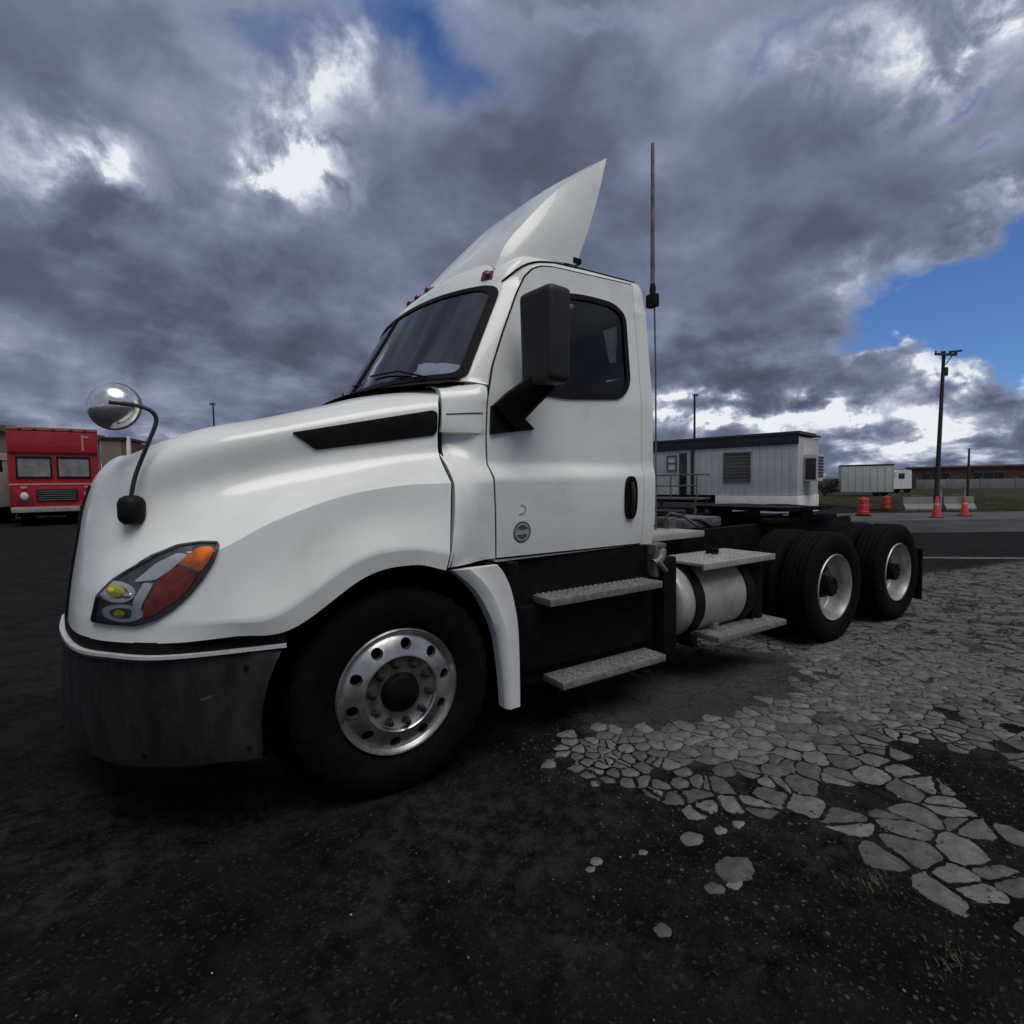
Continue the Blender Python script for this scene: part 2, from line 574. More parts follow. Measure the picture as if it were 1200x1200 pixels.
def pair(name, vf, material, parent=None, smooth=35):
    """the same part on the near and on the far side of the truck"""
    return obj(name, vf, material, parent, smooth), obj(name, mirror(vf), material, parent, smooth)


def thing(name, label, cat, loc=(0, 0, 0), rz=0.0, group=None):
    o = bpy.data.objects.new(name, None)
    C.objects.link(o)
    o.location = loc
    o.rotation_euler = (0, 0, rz)
    o['label'] = label
    o['category'] = cat
    if group:
        o['group'] = group
    return o


def empty(name, parent, loc=(0, 0, 0)):
    o = bpy.data.objects.new(name, None)
    C.objects.link(o)
    o.parent = parent
    o.location = loc
    return o


def copy_tree(o, parent=None):
    c = o.copy()
    C.objects.link(c)
    if parent is not None:
        c.parent = parent
    for ch in o.children:
        copy_tree(ch, c)
    return c


def tag(o, label=None, cat=None, group=None, kind=None):
    for k, v in (('label', label), ('category', cat), ('group', group), ('kind', kind)):
        if v:
            o[k] = v
    return o

# =================================================================== THE TRUCK
YC = 1.22
truck = thing('semi_truck', 'white day cab semi truck with sloping roof fairing parked on cracked asphalt', 'truck')

# ---------------------------------------------------------------- hood: lines from the nose centre round the corner to the rear seam
HL = [
    # v0 lower edge and wheel arch
    [(-1.345, 1.22, .89), (-1.322, .92, .89), (-1.275, .62, .89), (-1.21, .42, .89), (-1.10, .25, .89), (-.91, .09, .89), (-.70, .005, .90), (-.485, -.030, .905), (-.17, -.032, 1.088), (.06, -.032, 1.118), (.225, -.030, 1.075)],
    # v1 arch flare crease
    [(-1.337, 1.22, .97), (-1.314, .92, .97), (-1.268, .62, .97), (-1.203, .43, .97), (-1.095, .255, .97), (-.91, .095, .965), (-.72, .0, .962), (-.535, -.040, .975), (-.205, -.042, 1.165), (.04, -.042, 1.195), (.245, -.036, 1.155)],
    # v2 fender flank
    [(-1.323, 1.22, 1.08), (-1.30, .92, 1.08), (-1.253, .63, 1.08), (-1.19, .45, 1.07), (-1.085, .265, 1.08), (-.905, .120, 1.11), (-.735, .032, 1.10), (-.53, .006, 1.16), (-.225, .006, 1.31), (.035, .008, 1.345), (.275, .010, 1.33)],
    # v3 fender crown, under the ledge
    [(-1.31, 1.22, 1.15), (-1.288, .92, 1.15), (-1.242, .64, 1.15), (-1.175, .46, 1.14), (-1.06, .285, 1.165), (-.90, .145, 1.24), (-.745, .055, 1.245), (-.535, .03, 1.35), (-.255, .022, 1.447), (.03, .025, 1.492), (.298, .04, 1.50)],
    # v4 back of the ledge
    [(-1.29, 1.22, 1.26), (-1.268, .92, 1.26), (-1.222, .65, 1.26), (-1.155, .48, 1.25), (-1.05, .36, 1.262), (-.925, .275, 1.31), (-.75, .205, 1.38), (-.46, .186, 1.473), (-.18, .180, 1.543), (.06, .178, 1.594), (.305, .182, 1.638)],
    # v5 hood flank
    [(-1.262, 1.22, 1.41), (-1.24, .92, 1.41), (-1.197, .68, 1.41), (-1.14, .53, 1.40), (-1.055, .425, 1.39), (-.92, .345, 1.44), (-.73, .288, 1.505), (-.48, .262, 1.575), (-.2, .240, 1.645), (.05, .226, 1.69), (.31, .212, 1.735)],
    # v6 shoulder
    [(-1.215, 1.22, 1.54), (-1.195, .92, 1.54), (-1.155, .70, 1.54), (-1.115, .57, 1.535), (-1.05, .46, 1.54), (-.925, .36, 1.615), (-.73, .29, 1.69), (-.48, .258, 1.75), (-.2, .236, 1.815), (.06, .224, 1.87), (.32, .216, 1.915)],
    # v7 top of the shoulder
    [(-1.16, 1.22, 1.63), (-1.14, .95, 1.625), (-1.11, .76, 1.62), (-1.085, .64, 1.615), (-1.03, .54, 1.635), (-.91, .48, 1.70), (-.73, .45, 1.768), (-.49, .43, 1.822), (-.2, .41, 1.895), (.08, .395, 1.965), (.355, .375, 2.018)],
    # v8 hood top
    [(-1.11, 1.22, 1.665), (-1.098, 1.0, 1.66), (-1.085, .88, 1.655), (-1.06, .80, 1.652), (-1.0, .76, 1.675), (-.88, .74, 1.728), (-.72, .74, 1.785), (-.50, .75, 1.842), (-.25, .75, 1.915), (-.05, .75, 1.977), (.13, .76, 2.03)],
    # v9 centre line
    [(-1.10, 1.22, 1.672), (-1.095, 1.22, 1.674), (-1.08, 1.22, 1.678), (-1.05, 1.22, 1.683), (-.99, 1.22, 1.695), (-.87, 1.22, 1.74), (-.71, 1.22, 1.80), (-.50, 1.22, 1.857), (-.28, 1.22, 1.925), (-.10, 1.22, 1.985), (.05, 1.22, 2.04)],
]
NU, NV = 121, 8
lines = np.array([curve(L, NU) for L in HL])            # (10, NU, 3)
CREASE = {1, 3}


def loft_v(lines, nv, crease):
    """interpolate between the lines, with sharp creases at some of them"""
    m = len(lines)
    out = []
    starts = [0] + sorted(crease) + [m - 1]
    for a, b in zip(starts[:-1], starts[1:]):
        seg = lines[a:b + 1]
        k = (b - a) * nv + 1
        us = np.linspace(0, b - a, k)
        col = np.stack([crom(seg[:, i], us) for i in range(seg.shape[1])], 1)
        out.append(col if not out else col[1:])
    return np.concatenate(out, 0)


HG = loft_v(lines, NV, CREASE)
hood_half = grid(HG)
hood_vf = both(hood_half)
hood = obj('hood', hood_vf, WHITE, truck, 28, merge=True)
hbm = bmesh.new()
hbm.from_mesh(hood.data)
HB = BVHTree.FromBMesh(hbm)
hbm.free()


def on_hood(x, z, off=0.0):
    """point on the near flank of the hood, seen square from the side, lifted along the local normal"""
    h, n, i, d = HB.ray_cast(Vector((x, -2, z)), Vector((0, 1, 0)))
    if h is None:
        h, n, i, d = HB.find_nearest(Vector((x, 0.1, z)))
    if n.y > 0:
        n = -n
    return tuple(h + n * off)


# black air intake on each hood flank
P = polyround([(-.41, 1.742), (-.305, 1.665), (.285, 1.752), (.305, 1.772), (.308, 1.868), (.285, 1.882)], .012, 3)
vent = cover(densify(P, .04), on_hood, .007, 6, skirt=-.01)
pair('air_intake', vent, BLACKP, hood, 40)

# headlights
for side in (0, 1):
    sw = mirror if side else (lambda q: q)
    HLP = [(-1.172, .960), (-1.148, 1.065), (-1.09, 1.13), (-1.03, 1.175), (-.955, 1.225), (-.87, 1.262), (-.79, 1.274), (-.728, 1.272), (-.752, 1.205), (-.79, 1.14), (-.84, 1.075), (-.895, 1.022), (-.955, .980), (-1.02, .957)]
    loop = densify(polyround(HLP, .010, 2), .02)
    house = obj('headlight', sw(cover(loop, on_hood, .004, 7, skirt=-.02)), LHOUSE, hood, 60)
    amb = [(-.885, 1.205), (-.80, 1.255), (-.748, 1.255), (-.765, 1.21), (-.80, 1.16)]
    obj('turn_signal', sw(cover(densify(polyround(amb, .015, 2), .02), on_hood, .009, 4, skirt=-.005)), AMBER, house)
    red = [(-.885, 1.19), (-.81, 1.148), (-.85, 1.085), (-.90, 1.04), (-.96, .998), (-1.005, .978), (-.985, 1.05), (-.945, 1.125)]
    obj('side_reflector', sw(cover(densify(polyround(red, .012, 2), .02), on_hood, .009, 5, skirt=-.005)), REDR, house)
    sil = [(-1.02, 1.125), (-.94, 1.20), (-.87, 1.240), (-.835, 1.232), (-.90, 1.170), (-.945, 1.135)]
    sl2 = [(-1.035, .982), (-1.022, 1.06), (-.985, 1.125), (-.955, 1.12), (-.995, 1.04), (-1.010, .982)]
    obj('reflector_bowl', sw(join(cover(densify(polyround(sil, .012, 2), .02), on_hood, .010, 4, skirt=-.005), cover(densify(polyround(sl2, .008, 2), .02), on_hood, .010, 4, skirt=-.005))), SILVER, house)
    for (bxc, bzc, ra, rb) in ((-1.075, 1.085, .060, .040), (-1.06, 1.005, .070, .034)):
        bl = [(bxc + ra * math.cos(t * .3142), bzc + rb * math.sin(t * .3142)) for t in range(20)]
        obj('reflector_bowl', sw(ring(bl, [(bxc + (p[0] - bxc) * .62, bzc + (p[1] - bzc) * .62) for p in bl], lambda a, b, o: on_hood(a, b, .006 + o), .006)), SILVER, house)
    for (px, pz, rr, mm) in ((-1.085, 1.09, .026, YELL), (-1.045, 1.075, .018, CHROME), (-1.075, 1.003, .016, YELL)):
        obj('bulb', sw(cover([(px + rr * 1.3 * math.cos(t * .3927), pz + rr * math.sin(t * .3927)) for t in range(16)], on_hood, .008, 4, skirt=-.005, dome=.012)), mm, house)
    obj('lens', sw(cover(loop, on_hood, .014, 9, skirt=-.01, dome=.012)), LENS, house, 60)
    obj('lamp_bezel', sw(ring(loop, inset(loop, .005), on_hood, .014)), LHOUSE, house)

# grille on the nose: a dark panel with bars, following the front of the hood
gi = np.linspace(0, 26, 27)


def nose(u, v, off):
    """u in hood columns from the centre, v in hood rows"""
    i0, j0 = int(min(max(v, 0), HG.shape[0] - 2)), int(min(max(u, 0), NU - 2))
    a, b = v - i0, u - j0
    p = (HG[i0, j0] * (1 - a) * (1 - b) + HG[i0 + 1, j0] * a * (1 - b) + HG[i0, j0 + 1] * (1 - a) * b + HG[i0 + 1, j0 + 1] * a * b)
    return (p[0] - off, p[1], p[2])


GP = np.array([[nose(u, v, .006) for u in np.linspace(0, 15 + 1.5 * math.sin(v / 48 * 3.1), 16)] for v in np.linspace(2, 46, 23)])
grille = obj('grille', both(grid(GP)), GAP, hood)
for v in (5, 12, 19, 26, 33, 40):
    row = [nose(u, v, .004) for u in np.linspace(0, 15 + 1.2 * math.sin(v / 48 * 3.1), 14)]
    full = [(p[0], 2 * YC - p[1], p[2]) for p in reversed(row)][:-1] + row
    obj('grille_bar', tube(full, .010, 8), BLACKP, grille)
row = [nose(15 + 1.5 * math.sin(v / 48 * 3.1), v, .004) for v in np.linspace(2, 46, 20)]
pair('grille_surround', tube(row, .008, 8), BLACKP, grille)

# ---------------------------------------------------------------- bumper
PB = [(-.62, -.005), (-.93, .135), (-1.125, .30), (-1.25, .53), (-1.36, .88), (-1.405, 1.22)]
PT = [(-.51, -.015), (-.92, .095), (-1.11, .265), (-1.24, .47), (-1.33, .85), (-1.37, 1.22)]


def bumper_path(t, n=64):
    a, b = curve(PB, n), curve(PT, n)
    return a * (1 - t) + b * t


rows = []
for z, ins in ((.345, .06), (.355, .025), (.375, .006), (.41, 0), (.50, -.004), (.60, -.006), (.70, -.004), (.78, 0), (.812, .002), (.824, .010), (.828, .03)):
    p = bumper_path(min(1, max(0, (z - .38) / .465)))
    r_ = []
    for k, q in enumerate(p):
        d = Vector(p[min(k + 1, len(p) - 1)] - p[max(k - 1, 0)]).normalized()
        nx, ny = -d.y, d.x           # points to the truck side or away: pick inward
        if (1.22 - q[1]) * ny + (0 - q[0]) * nx < 0:
            nx, ny = -nx, -ny
        arch = -math.sqrt(max(0.01, .615 ** 2 - (z - .5) ** 2))
        x = min(q[0], arch) if k < 3 else q[0]
        r_.append((x + nx * ins, q[1] + ny * ins, z))
    rows.append(r_)
bumper = obj('bumper', both(grid(rows)), BUMP, truck, 30, merge=True)


def bstrip(z0, z1, ins, k0=0):
    out = []
    for z, e in ((z0, .03), (z0, 0), (z1, 0), (z1, .03)):
        p = bumper_path(1)
        r_ = []
        for k in range(k0, len(p)):
            q = p[k]
            d = Vector(p[min(k + 1, len(p) - 1)] - p[max(k - 1, 0)]).normalized()
            nx, ny = -d.y, d.x
            if (1.22 - q[1]) * ny - q[0] * nx < 0:
                nx, ny = -nx, -ny
            r_.append((q[0] + nx * (ins + e), q[1] + ny * (ins + e), z))
        out.append(r_)
    return out


obj('bumper_trim', both(grid(bstrip(.829, .842, -.014))), SILVER, bumper, 30)
obj('bumper_filler', both(grid(bstrip(.845, .892, .006))), GAP, bumper, 30)
bbm = bmesh.new()
bbm.from_mesh(bumper.data)
BBV = BVHTree.FromBMesh(bbm)
bbm.free()


def on_bumper(x, z, off=0.0):
    h, n, i, d = BBV.ray_cast(Vector((x, -2, z)), Vector((0, 1, 0)))
    if h is None:
        h, n, i, d = BBV.find_nearest(Vector((x, .1, z)))
    if n.y > 0:
        n = -n
    return tuple(h + n * off)


scuff = mat('bumper_scuff', (.045, .044, .043), .8, var=.5, scale=60)
obj('scuff', cover([(-.80 + .026 * math.cos(t) * (1 + .25 * math.sin(3 * t)), .655 + .006 * math.sin(t) + .007 * math.cos(t)) for t in np.linspace(0, 6.283, 19)[:-1]], on_bumper, .0012, 2), scuff, bumper)
for bx_, bz_ in ((-.66, .43), (-.66, .76), (-1.02, .43)):
    obj('bumper_bolt', tube([on_bumper(bx_, bz_, -.002), on_bumper(bx_, bz_, .006)], .011, 8), GAP, bumper)
# air dam under the bumper
rows = []
for z, s in ((.24, .12), (.25, .10), (.36, .055)):
    p = bumper_path(0)
    rows.append([(q[0] + s, q[1] + (.05 if k < 50 else 0), z) for k, q in enumerate(p)])
obj('air_dam', both(grid(rows)), BLACKP, bumper, 30)
# tow hook cover and licence lamp dimples
for yy in (.98, 1.46):
    obj('tow_cover', box((-1.335, yy, .55), (.03, .16, .10), .012), BLACKP, bumper)

# wheel arch liners
for side in (0, 1):
    sw = mirror if side else (lambda q: q)
    L = []
    for a in np.linspace(-12, 192, 40):
        t = R(a)
        L.append([(.635 * math.cos(t), y, .5 + .63 * math.sin(t)) for y in (.012, .25, .5, .74)])
    vf = grid(L)
    k = len(vf[0])
    wall = [(.66 * math.cos(R(a)), .74, .5 + .66 * math.sin(R(a))) for a in np.linspace(-12, 192, 40)]
    fan = (wall + [(0, .74, .3)], [(i, i + 1, 40) for i in range(39)])
    obj('wheel_arch_liner', sw(join(vf, fan)), BLACKM, truck)

# fender flap behind the front wheel
for side in (0, 1):
    sw = mirror if side else (lambda q: q)
    inn = curve([(.262, 1.068), (.36, .985), (.435, .89), (.515, .72), (.548, .55), (.562, .42), (.572, .285)], 26)
    out = curve([(.54, 1.068), (.585, 1.01), (.625, .92), (.658, .76), (.668, .60), (.670, .42), (.671, .275)], 26)
    rows = []
    for t, y in ((0, .05), (0, .0), (.03, -.014), (.22, -.032), (.34, -.034), (.40, -.026), (.7, -.022), (.96, -.016), (1, .0), (1, .16)):
        rows.append([(inn[i][0] * (1 - t) + out[i][0] * t, y + .012 * (i / 25), inn[i][1] * (1 - t) + out[i][1] * t) for i in range(26)])
    capz = [[r[0] for r in rows], [(r[0][0], max(r[0][1], .03), r[0][2] - .001) for r in rows]]
    capb = [[r[-1] for r in rows], [(r[-1][0], max(r[-1][1], .05), r[-1][2] + .002) for r in rows]]
    obj('fender_extension', sw(join(grid(rows), grid(capz), grid(capb))), WHITE2, truck, 40)

# ---------------------------------------------------------------- cab sides


def ys(x, z):
    y = .18
    if z < 1.62:
        s = min(1, (1.62 - z) / .11)
        s = s * s * (3 - 2 * s)
        f = min(1, max(0, (x - .6) / 1.2))
        y -= (.075 * (1 - f) + .022 * f) * s
        y += .03 * max(0, (1.45 - z) / .37) ** 2
    if z > 2.0:
        y += .10 * (z - 2.0)
    return y


def on_side(x, z, off=0.0):
    return (x, ys(x, z) - off, z)


BOC = 1.965
# window and door outlines in side view
WIN = polyround([(.835, 2.03), (.845, 2.19), (1.055, 2.635), (1.35, 2.675), (1.605, 2.665), (1.71, 2.60), (1.705, 2.13), (1.61, 2.03), (1.10, 1.995)], [.05, .1, .06, .2, .12, .10, .13, .12, .3], 4)
WINO = densify(WIN, .03)
WINI = inset(WINO, .034)


def door_front(z):
    pts = [(1.06, .615), (1.12, .607), (1.25, .600), (1.50, .590), (1.75, .588), (1.95, .600), (2.145, .648), (2.35, .735), (2.60, .852), (2.70, .912), (2.755, .97), (2.785, 1.03), (2.80, 1.12), (2.812, 1.3)]
    for (z0, x0), (z1, x1) in zip(pts[:-1], pts[1:]):
        if z <= z1:
            t = max(0, (z - z0) / (z1 - z0))
            return x0 + (x1 - x0) * t
    return pts[-1][1]


DR = 1.80
zrow = list(np.linspace(1.085, 1.40, 14)) + list(np.linspace(1.42, 1.66, 17)) + list(np.linspace(1.685, 2.66, 40)) + list(np.linspace(2.67, 2.80, 12))


def door_grid(off):
    G = []
    for z in zrow:
        xf = door_front(z)
        r_ = []
        for k in range(56):
            f = k / 55
            x = xf + (DR - xf) * f
            zz = z + (-.012 * f if z < 1.2 else (.022 * f if z > 2.6 else 0)) + (max(0, .03 - x * 0) * 0)
            r_.append((x, ys(x, zz) - off, zz))
        G.append(r_)
    return np.array(G)


DG = door_grid(.012)
for side in (0, 1):
    sw = mirror if side else (lambda q: q)
    core = inset(WINO, .016)

    def keep(i, j):
        c = DG[i:i + 2, j:j + 2].mean((0, 1))
        return not in_poly((c[0], c[2]), core)
    edge = [tuple(DG[i, 0]) for i in range(len(zrow))] + [tuple(DG[-1, j]) for j in range(56)] + [tuple(DG[i, -1]) for i in reversed(range(len(zrow)))] + [tuple(DG[0, j]) for j in reversed(range(56))]
    sk = grid([[(p[0], p[1] + .03, p[2]) for p in edge], [(p[0], p[1] + .004, p[2]) for p in edge], edge])
    door = obj('cab_door', sw(join(grid(DG, keep), sk)), WHITE, truck, 30)
    obj('window_seal', sw(ring(WINO, WINI, lambda a, b, o: on_side(a, b, .012 + o), .010)), BLACKP, door)
    obj('window_pane', sw(cover(inset(WINO, .02), on_side, .011, 4)), GLASS, door)
    # quarter divider bar of the window
    obj('window_divider', sw(tube([on_side(.925, 2.02, .016), on_side(.955, 2.40, .016)], .010, 6)), BLACKP, door)
    # recessed grip handle: a black pod with a bar
    hp = [(1.665 + .058 * math.cos(t) if False else 1.665 + .058 * math.copysign(abs(math.cos(t)) ** .7, math.cos(t)), 1.388 + .142 * math.copysign(abs(math.sin(t)) ** .75, math.sin(t))) for t in np.linspace(0, 2 * math.pi, 33)[:-1]]
    hd = obj('door_handle', sw(join(cover(hp, on_side, .018, 4, skirt=.004), ring(hp, inset(hp, .014), lambda a, b, o: on_side(a, b, .018 + o), .009))), BLACKP, door)
    obj('grip', sw(tube([on_side(1.665, 1.29, .03), on_side(1.66, 1.35, .045), on_side(1.66, 1.43, .045), on_side(1.665, 1.49, .03)], .014, 8)), MIRB, hd)
    # dark trim panel that carries the mirror arm
    tp = densify(polyround([(.603, 1.765), (.612, 1.925), (.80, 1.945), (.84, 1.905), (.825, 1.865), (.905, 1.805)], .012, 3), .03)
    obj('mirror_mount', sw(cover(tp, on_side, .030, 4, skirt=.008)), BLACKP, door)
    # round emblem low on the door, and the faint remains of another sticker
    if not side:
        em = [(.775 + .062 * math.cos(t), 1.218 + .062 * math.sin(t)) for t in np.linspace(0, 2 * math.pi, 29)[:-1]]
        e = obj('door_emblem', cover(em, on_side, .0135, 3), DECAL, door)
        r2 = [(.775 + .050 * math.cos(t), 1.218 + .050 * math.sin(t)) for t in np.linspace(0, 2 * math.pi, 29)[:-1]]
        obj('emblem_ring', ring(r2, inset(r2, .008), lambda a, b, o: on_side(a, b, .0135 + o), .0015), DECAL2, e)
        obj('emblem_band', cover(densify([(.735, 1.205), (.815, 1.205), (.815, 1.231), (.735, 1.231)], .02), on_side, .0152, 2), DECAL2, e)
        arc = [(.765 + .030 * math.cos(t), 1.345 + .026 * math.sin(t)) for t in np.linspace(-1.9, 1.6, 12)]
        obj('sticker_residue', join(*[cover([(a + .006 * math.cos(t), b + .006 * math.sin(t)) for t in np.linspace(0, 6.28, 9)[:-1]], on_side, .0135, 1) for a, b in arc]), DECAL2, door)
    # rubber gap round the door
    n = len(edge)
    lin, lout = [], []
    for k in range(n):
        a, b = Vector(edge[k - 1]), Vector(edge[(k + 1) % n])
        d = Vector((b.x - a.x, 0, b.z - a.z))
        d = d.normalized() if d.length > 1e-6 else Vector((0, 0, 1))
        nn = Vector((-d.z, 0, d.x))
        c = Vector(edge[k])
        q = c + nn * .011
        p_ = c - nn * .004
        lout.append((q.x, ys(q.x, q.z) - .004, q.z))
        lin.append((p_.x, ys(p_.x, p_.z) - .004, p_.z))
    obj('door_seal', sw(grid([lin + [lin[0]], lout + [lout[0]]])), GAP, door)

# cab shell: perimeter rows from the windscreen centre round the side to the rear wall
zs_low = list(np.linspace(1.06, 2.04, 30))
zs_mid = list(np.linspace(2.06, 2.66, 25))


def pillar(z):
    t = (z - 2.06) / .57
    return .50 + .285 * t - .0 * t, .235 + .075 * t


def front_c(z):
    t = (z - 2.06) / .60
    return .145 + .375 * t + .02 * t * (1 - t)


def wind(z, f):
    """windscreen plan curve: f 0 at the centre, 1 at the pillar"""
    xa, ya = pillar(z)
    xc = front_c(z)
    y = YC + (ya - YC) * f
    return xc + (xa - xc) * (0.55 * f ** 2 + 0.45 * f ** 4), y


NF, NS, NR = 26, 64, 14
shell_rows = []
hole = []
for z in zs_low + zs_mid + ['r%d' % k for k in range(14)]:
    if isinstance(z, str):
        k = int(z[1:])
        t = (k + 1) / 14
        # roof: the rows climb over the front visor and the side rail, then run in to the centre
        lift = [2.70, 2.735, 2.77, 2.80, 2.83, 2.855, 2.875, 2.892, 2.905, 2.915, 2.925, 2.935, 2.945, 2.95][k]
        ins = [.0, .002, .006, .012, .02, .032, .05, .075, .11, .16, .24, .36, .55, .80][k]
        fx = [.03, .055, .085, .12, .16, .20, .25, .31, .38, .46, .55, .66, .80, .95][k]
        r_ = []
        zt = 2.66
        for a in range(NF):
            f = a / (NF - 1)
            x, y = wind(zt, f)
            r_.append((x + fx * (1 - .25 * f), YC + (y - YC) * (1 - ins / 1.0 * .9), lift + (.0 if f < .8 else 0)))
        x0 = r_[-1][0]
        for a in range(NS):
            f = (a + 1) / NS
            x = x0 + (BOC - .03 - x0) * f
            y = (YC - (YC - .31) * (1 - ins * .9)) + (.265 - .31) * min(1, f * 4) * (1 - t)
            zz = lift - max(0, (1 - f * 5)) * 0
            r_.append((x, y, zz))
        yl = r_[-1][1]
        for a in range(NR):
            f = (a + 1) / NR
            r_.append((BOC - .03 + .03 * min(1, f * 6), yl + (YC - yl) * f, lift))
    else:
        r_ = []
        if z < 2.05:
            xa = door_front(max(1.09, z)) - .0
            for a in range(NF):
                f = a / (NF - 1)
                r_.append((xa + .02 - .02 * f, YC + (ys(xa, z) - YC) * f, z))
        else:
            for a in range(NF):
                x, y = wind(z, a / (NF - 1))
                r_.append((x, y, z))
        x0, y0 = r_[-1][0], r_[-1][1]
        for a in range(NS):
            f = (a + 1) / NS
            x = x0 + (BOC - .04 - x0) * f
            b = max(0, 1 - f * 6)
            y = ys(x, z) * (1 - b * b) + y0 * b * b
            r_.append((x, y, z))
        yl = r_[-1][1]
        for a in range(NR):
            f = (a + 1) / NR
            r_.append((BOC - .04 + .04 * min(1, math.sin(min(1, f * 5) * math.pi / 2)), yl + (YC - yl) * f, z))
    shell_rows.append(r_)
SG = np.array(shell_rows)
RWIN = (.45, 1.99, 2.03, 2.655)          # rear window y0 y1 z0 z1


def shell_keep(i, j):
    c = SG[i:i + 2, j:j + 2].mean((0, 1))
    if j < NF - 1 and 2.085 < c[2] < 2.645 and i < len(zs_low) + len(zs_mid) - 1:
        f = (YC - c[1]) / (YC - pillar(c[2])[1])
        return f > .955
    if NF - 1 <= j < NF + NS - 1 and in_poly((c[0], c[2]), core):
        return False
    if j >= NF + NS and RWIN[0] < c[1] and RWIN[2] < c[2] < RWIN[3]:
        return False
    return True


cab = obj('cab_body', both(grid(SG, shell_keep)), WHITE, truck, 30, merge=True)
LIN = SG.copy()
LIN[:, :, 1] = YC + (SG[:, :, 1] - YC) * .965
LIN[:, :, 0] = 1.25 + (SG[:, :, 0] - 1.25) * .962
LIN[:, :, 2] = 1.9 + (SG[:, :, 2] - 1.9) * .965
obj('cab_lining', both(grid(LIN[6:], lambda i, j: shell_keep(i + 6, j))), INT, cab, 30, merge=True)
obj('cab_floor', bx(.66, 1.90, .25, 2.19, 1.08, 1.12, .01), INT, cab)

# windscreen


def wmap(s, t, off=0.0):
    """s -1..1 across, t 0..1 up"""
    z = 2.075 + t * .585
    x, y = wind(z, abs(s))
    y = YC + (y - YC) * (1 if s >= 0 else -1)
    e = .01
    x2, y2 = wind(z, min(1.05, abs(s) + e))
    dx, dy = x2 - x, (y2 - abs(y - YC) * 0) - (YC - abs(y - YC))
    n = Vector((dy, -dx, 0))
    n = Vector((-abs(n.x), (-abs(n.y) if s >= 0 else abs(n.y)), .55 * abs(n.x))).normalized()
    return tuple(Vector((x, y, z)) + n * off)


WO = densify(polyround([(-1, 0), (1, 0), (1, 1), (-1, 1)], [.06, .06, .13, .13], 6), .05)
WI = [(p[0] * .955, .5 + (p[1] - .5) * .90) for p in WO]
frame = obj('windscreen_frame', ring(WO, WI, lambda a, b, o: wmap(a, b, .004 + o), .008), BLACKP, cab)
obj('windscreen', cover([(p[0] * .985, .5 + (p[1] - .5) * .97) for p in WO], wmap, .005, 14, centre=(0, .5)), WGLASS, frame, 60)
obj('screen_divider', tube([wmap(0, .02, .008), wmap(0, .5, .008), wmap(0, .98, .008)], .009, 8), BLACKP, frame)
for s in (.82, -.10):
    wp = obj('wiper', join(tube([wmap(s, .01, .03), wmap(s - .22, .12, .03), wmap(s - .55, .16, .025)], .006, 6), tube([wmap(s - .16, .05, .018), wmap(s - .86, .14, .018)], .007, 6)), BLACKP, frame)
# cowl between hood and glass
cw = []
for dx, dz in ((-.14, -.02), (-.02, .008), (.01, .02), (.03, -.08)):
    cw.append([(wind(2.075, f)[0] - .02 + dx, wind(2.075, f)[1] + (.02 if f > .97 else 0), 2.055 + dz) for f in np.linspace(0, 1, 20)])
obj('windscreen_cowl', both(grid(cw)), BLACKP, cab)

# rear window
rw = [(RWIN[0] - .02, RWIN[2] - .02), (RWIN[1] + .02, RWIN[2] - .02), (RWIN[1] + .02, RWIN[3] + .02), (RWIN[0] - .02, RWIN[3] + .02)]
rwo = densify(polyround(rw, .08, 5), .06)
rear_map = lambda a, b, o=0.0: (BOC + .002 + o, a, b)
rf = obj('rear_window_frame', ring(rwo, inset(rwo, .05), lambda a, b, o: rear_map(a, b, o), .012), BLACKP, cab)
obj('rear_window', cover(rwo, rear_map, .004, 2), WGLASS, rf)

# panel between hood and door
for side in (0, 1):
    sw = mirror if side else (lambda q: q)
    prof_z = [1.085, 1.12, 1.17, 1.25, 1.34, 1.42, 1.49, 1.52, 1.56, 1.60, 1.645, 1.69, 1.735, 1.765, 1.772, 1.80, 1.87, 1.94, 1.975, 2.005, 2.03, 2.05]
    y_f = [-.015, -.02, -.024, -.012, -.004, .012, .034, .055, .095, .14, .205, .262, .285, .29, .212, .205, .212, .222, .232, .252, .32, .44]
    rows = []
    for t in np.linspace(0, 1, 12):
        r_ = []
        for z, yf in zip(prof_z, y_f):
            xf = np.interp(z, [1.07, 1.16, 1.35, 1.5, 1.7, 1.95], [.240, .262, .296, .316, .325, .345])
            xr = door_front(z) - .011
            y1 = ys(.6, z) - .012 if z < 1.98 else .168 + (z - 1.98) * .55
            tt = t
            e = t * t * (3 - 2 * t)
            if 1.62 < z < 1.77:
                e = min(1, t * 1.15)
            y = yf * (1 - e) + y1 * e
            if z >= 1.77:
                y = yf * (1 - e) + y1 * e - .012 * math.sin(math.pi * t)
            r_.append((xf + (xr - xf) * t, y, z))
        rows.append(r_)
    fr = [[(p[0] + .002, p[1] + .05, p[2]) for p in rows[0]], rows[0]]
    bk = [rows[-1], [(p[0] + .002, p[1] + .04, p[2]) for p in rows[-1]]]
    bt = [[r[0] for r in rows], [(r[0][0], r[0][1] + .06, r[0][2] + .001) for r in rows]]
    cowl = obj('cowl_panel', sw(join(grid(rows), grid(fr), grid(bk), grid(bt))), WHITE, truck, 40)
    # thin pressed line on the upper block
    obj('cowl_seam', sw(tube([(rows[k][16][0], rows[k][16][1] - .001, 1.866 + .0014 * k) for k in range(1, 11)], .003, 6)), MIRB, cowl)
    # black edge behind the hood seam
    sx = [[(x, y + .05, z), (x + .03, y + .012, z)] for x, y, z in [tuple(p) for p in HG[:58:2, -1]]]
    obj('hood_seal', sw(grid(sx)), GAP, truck)

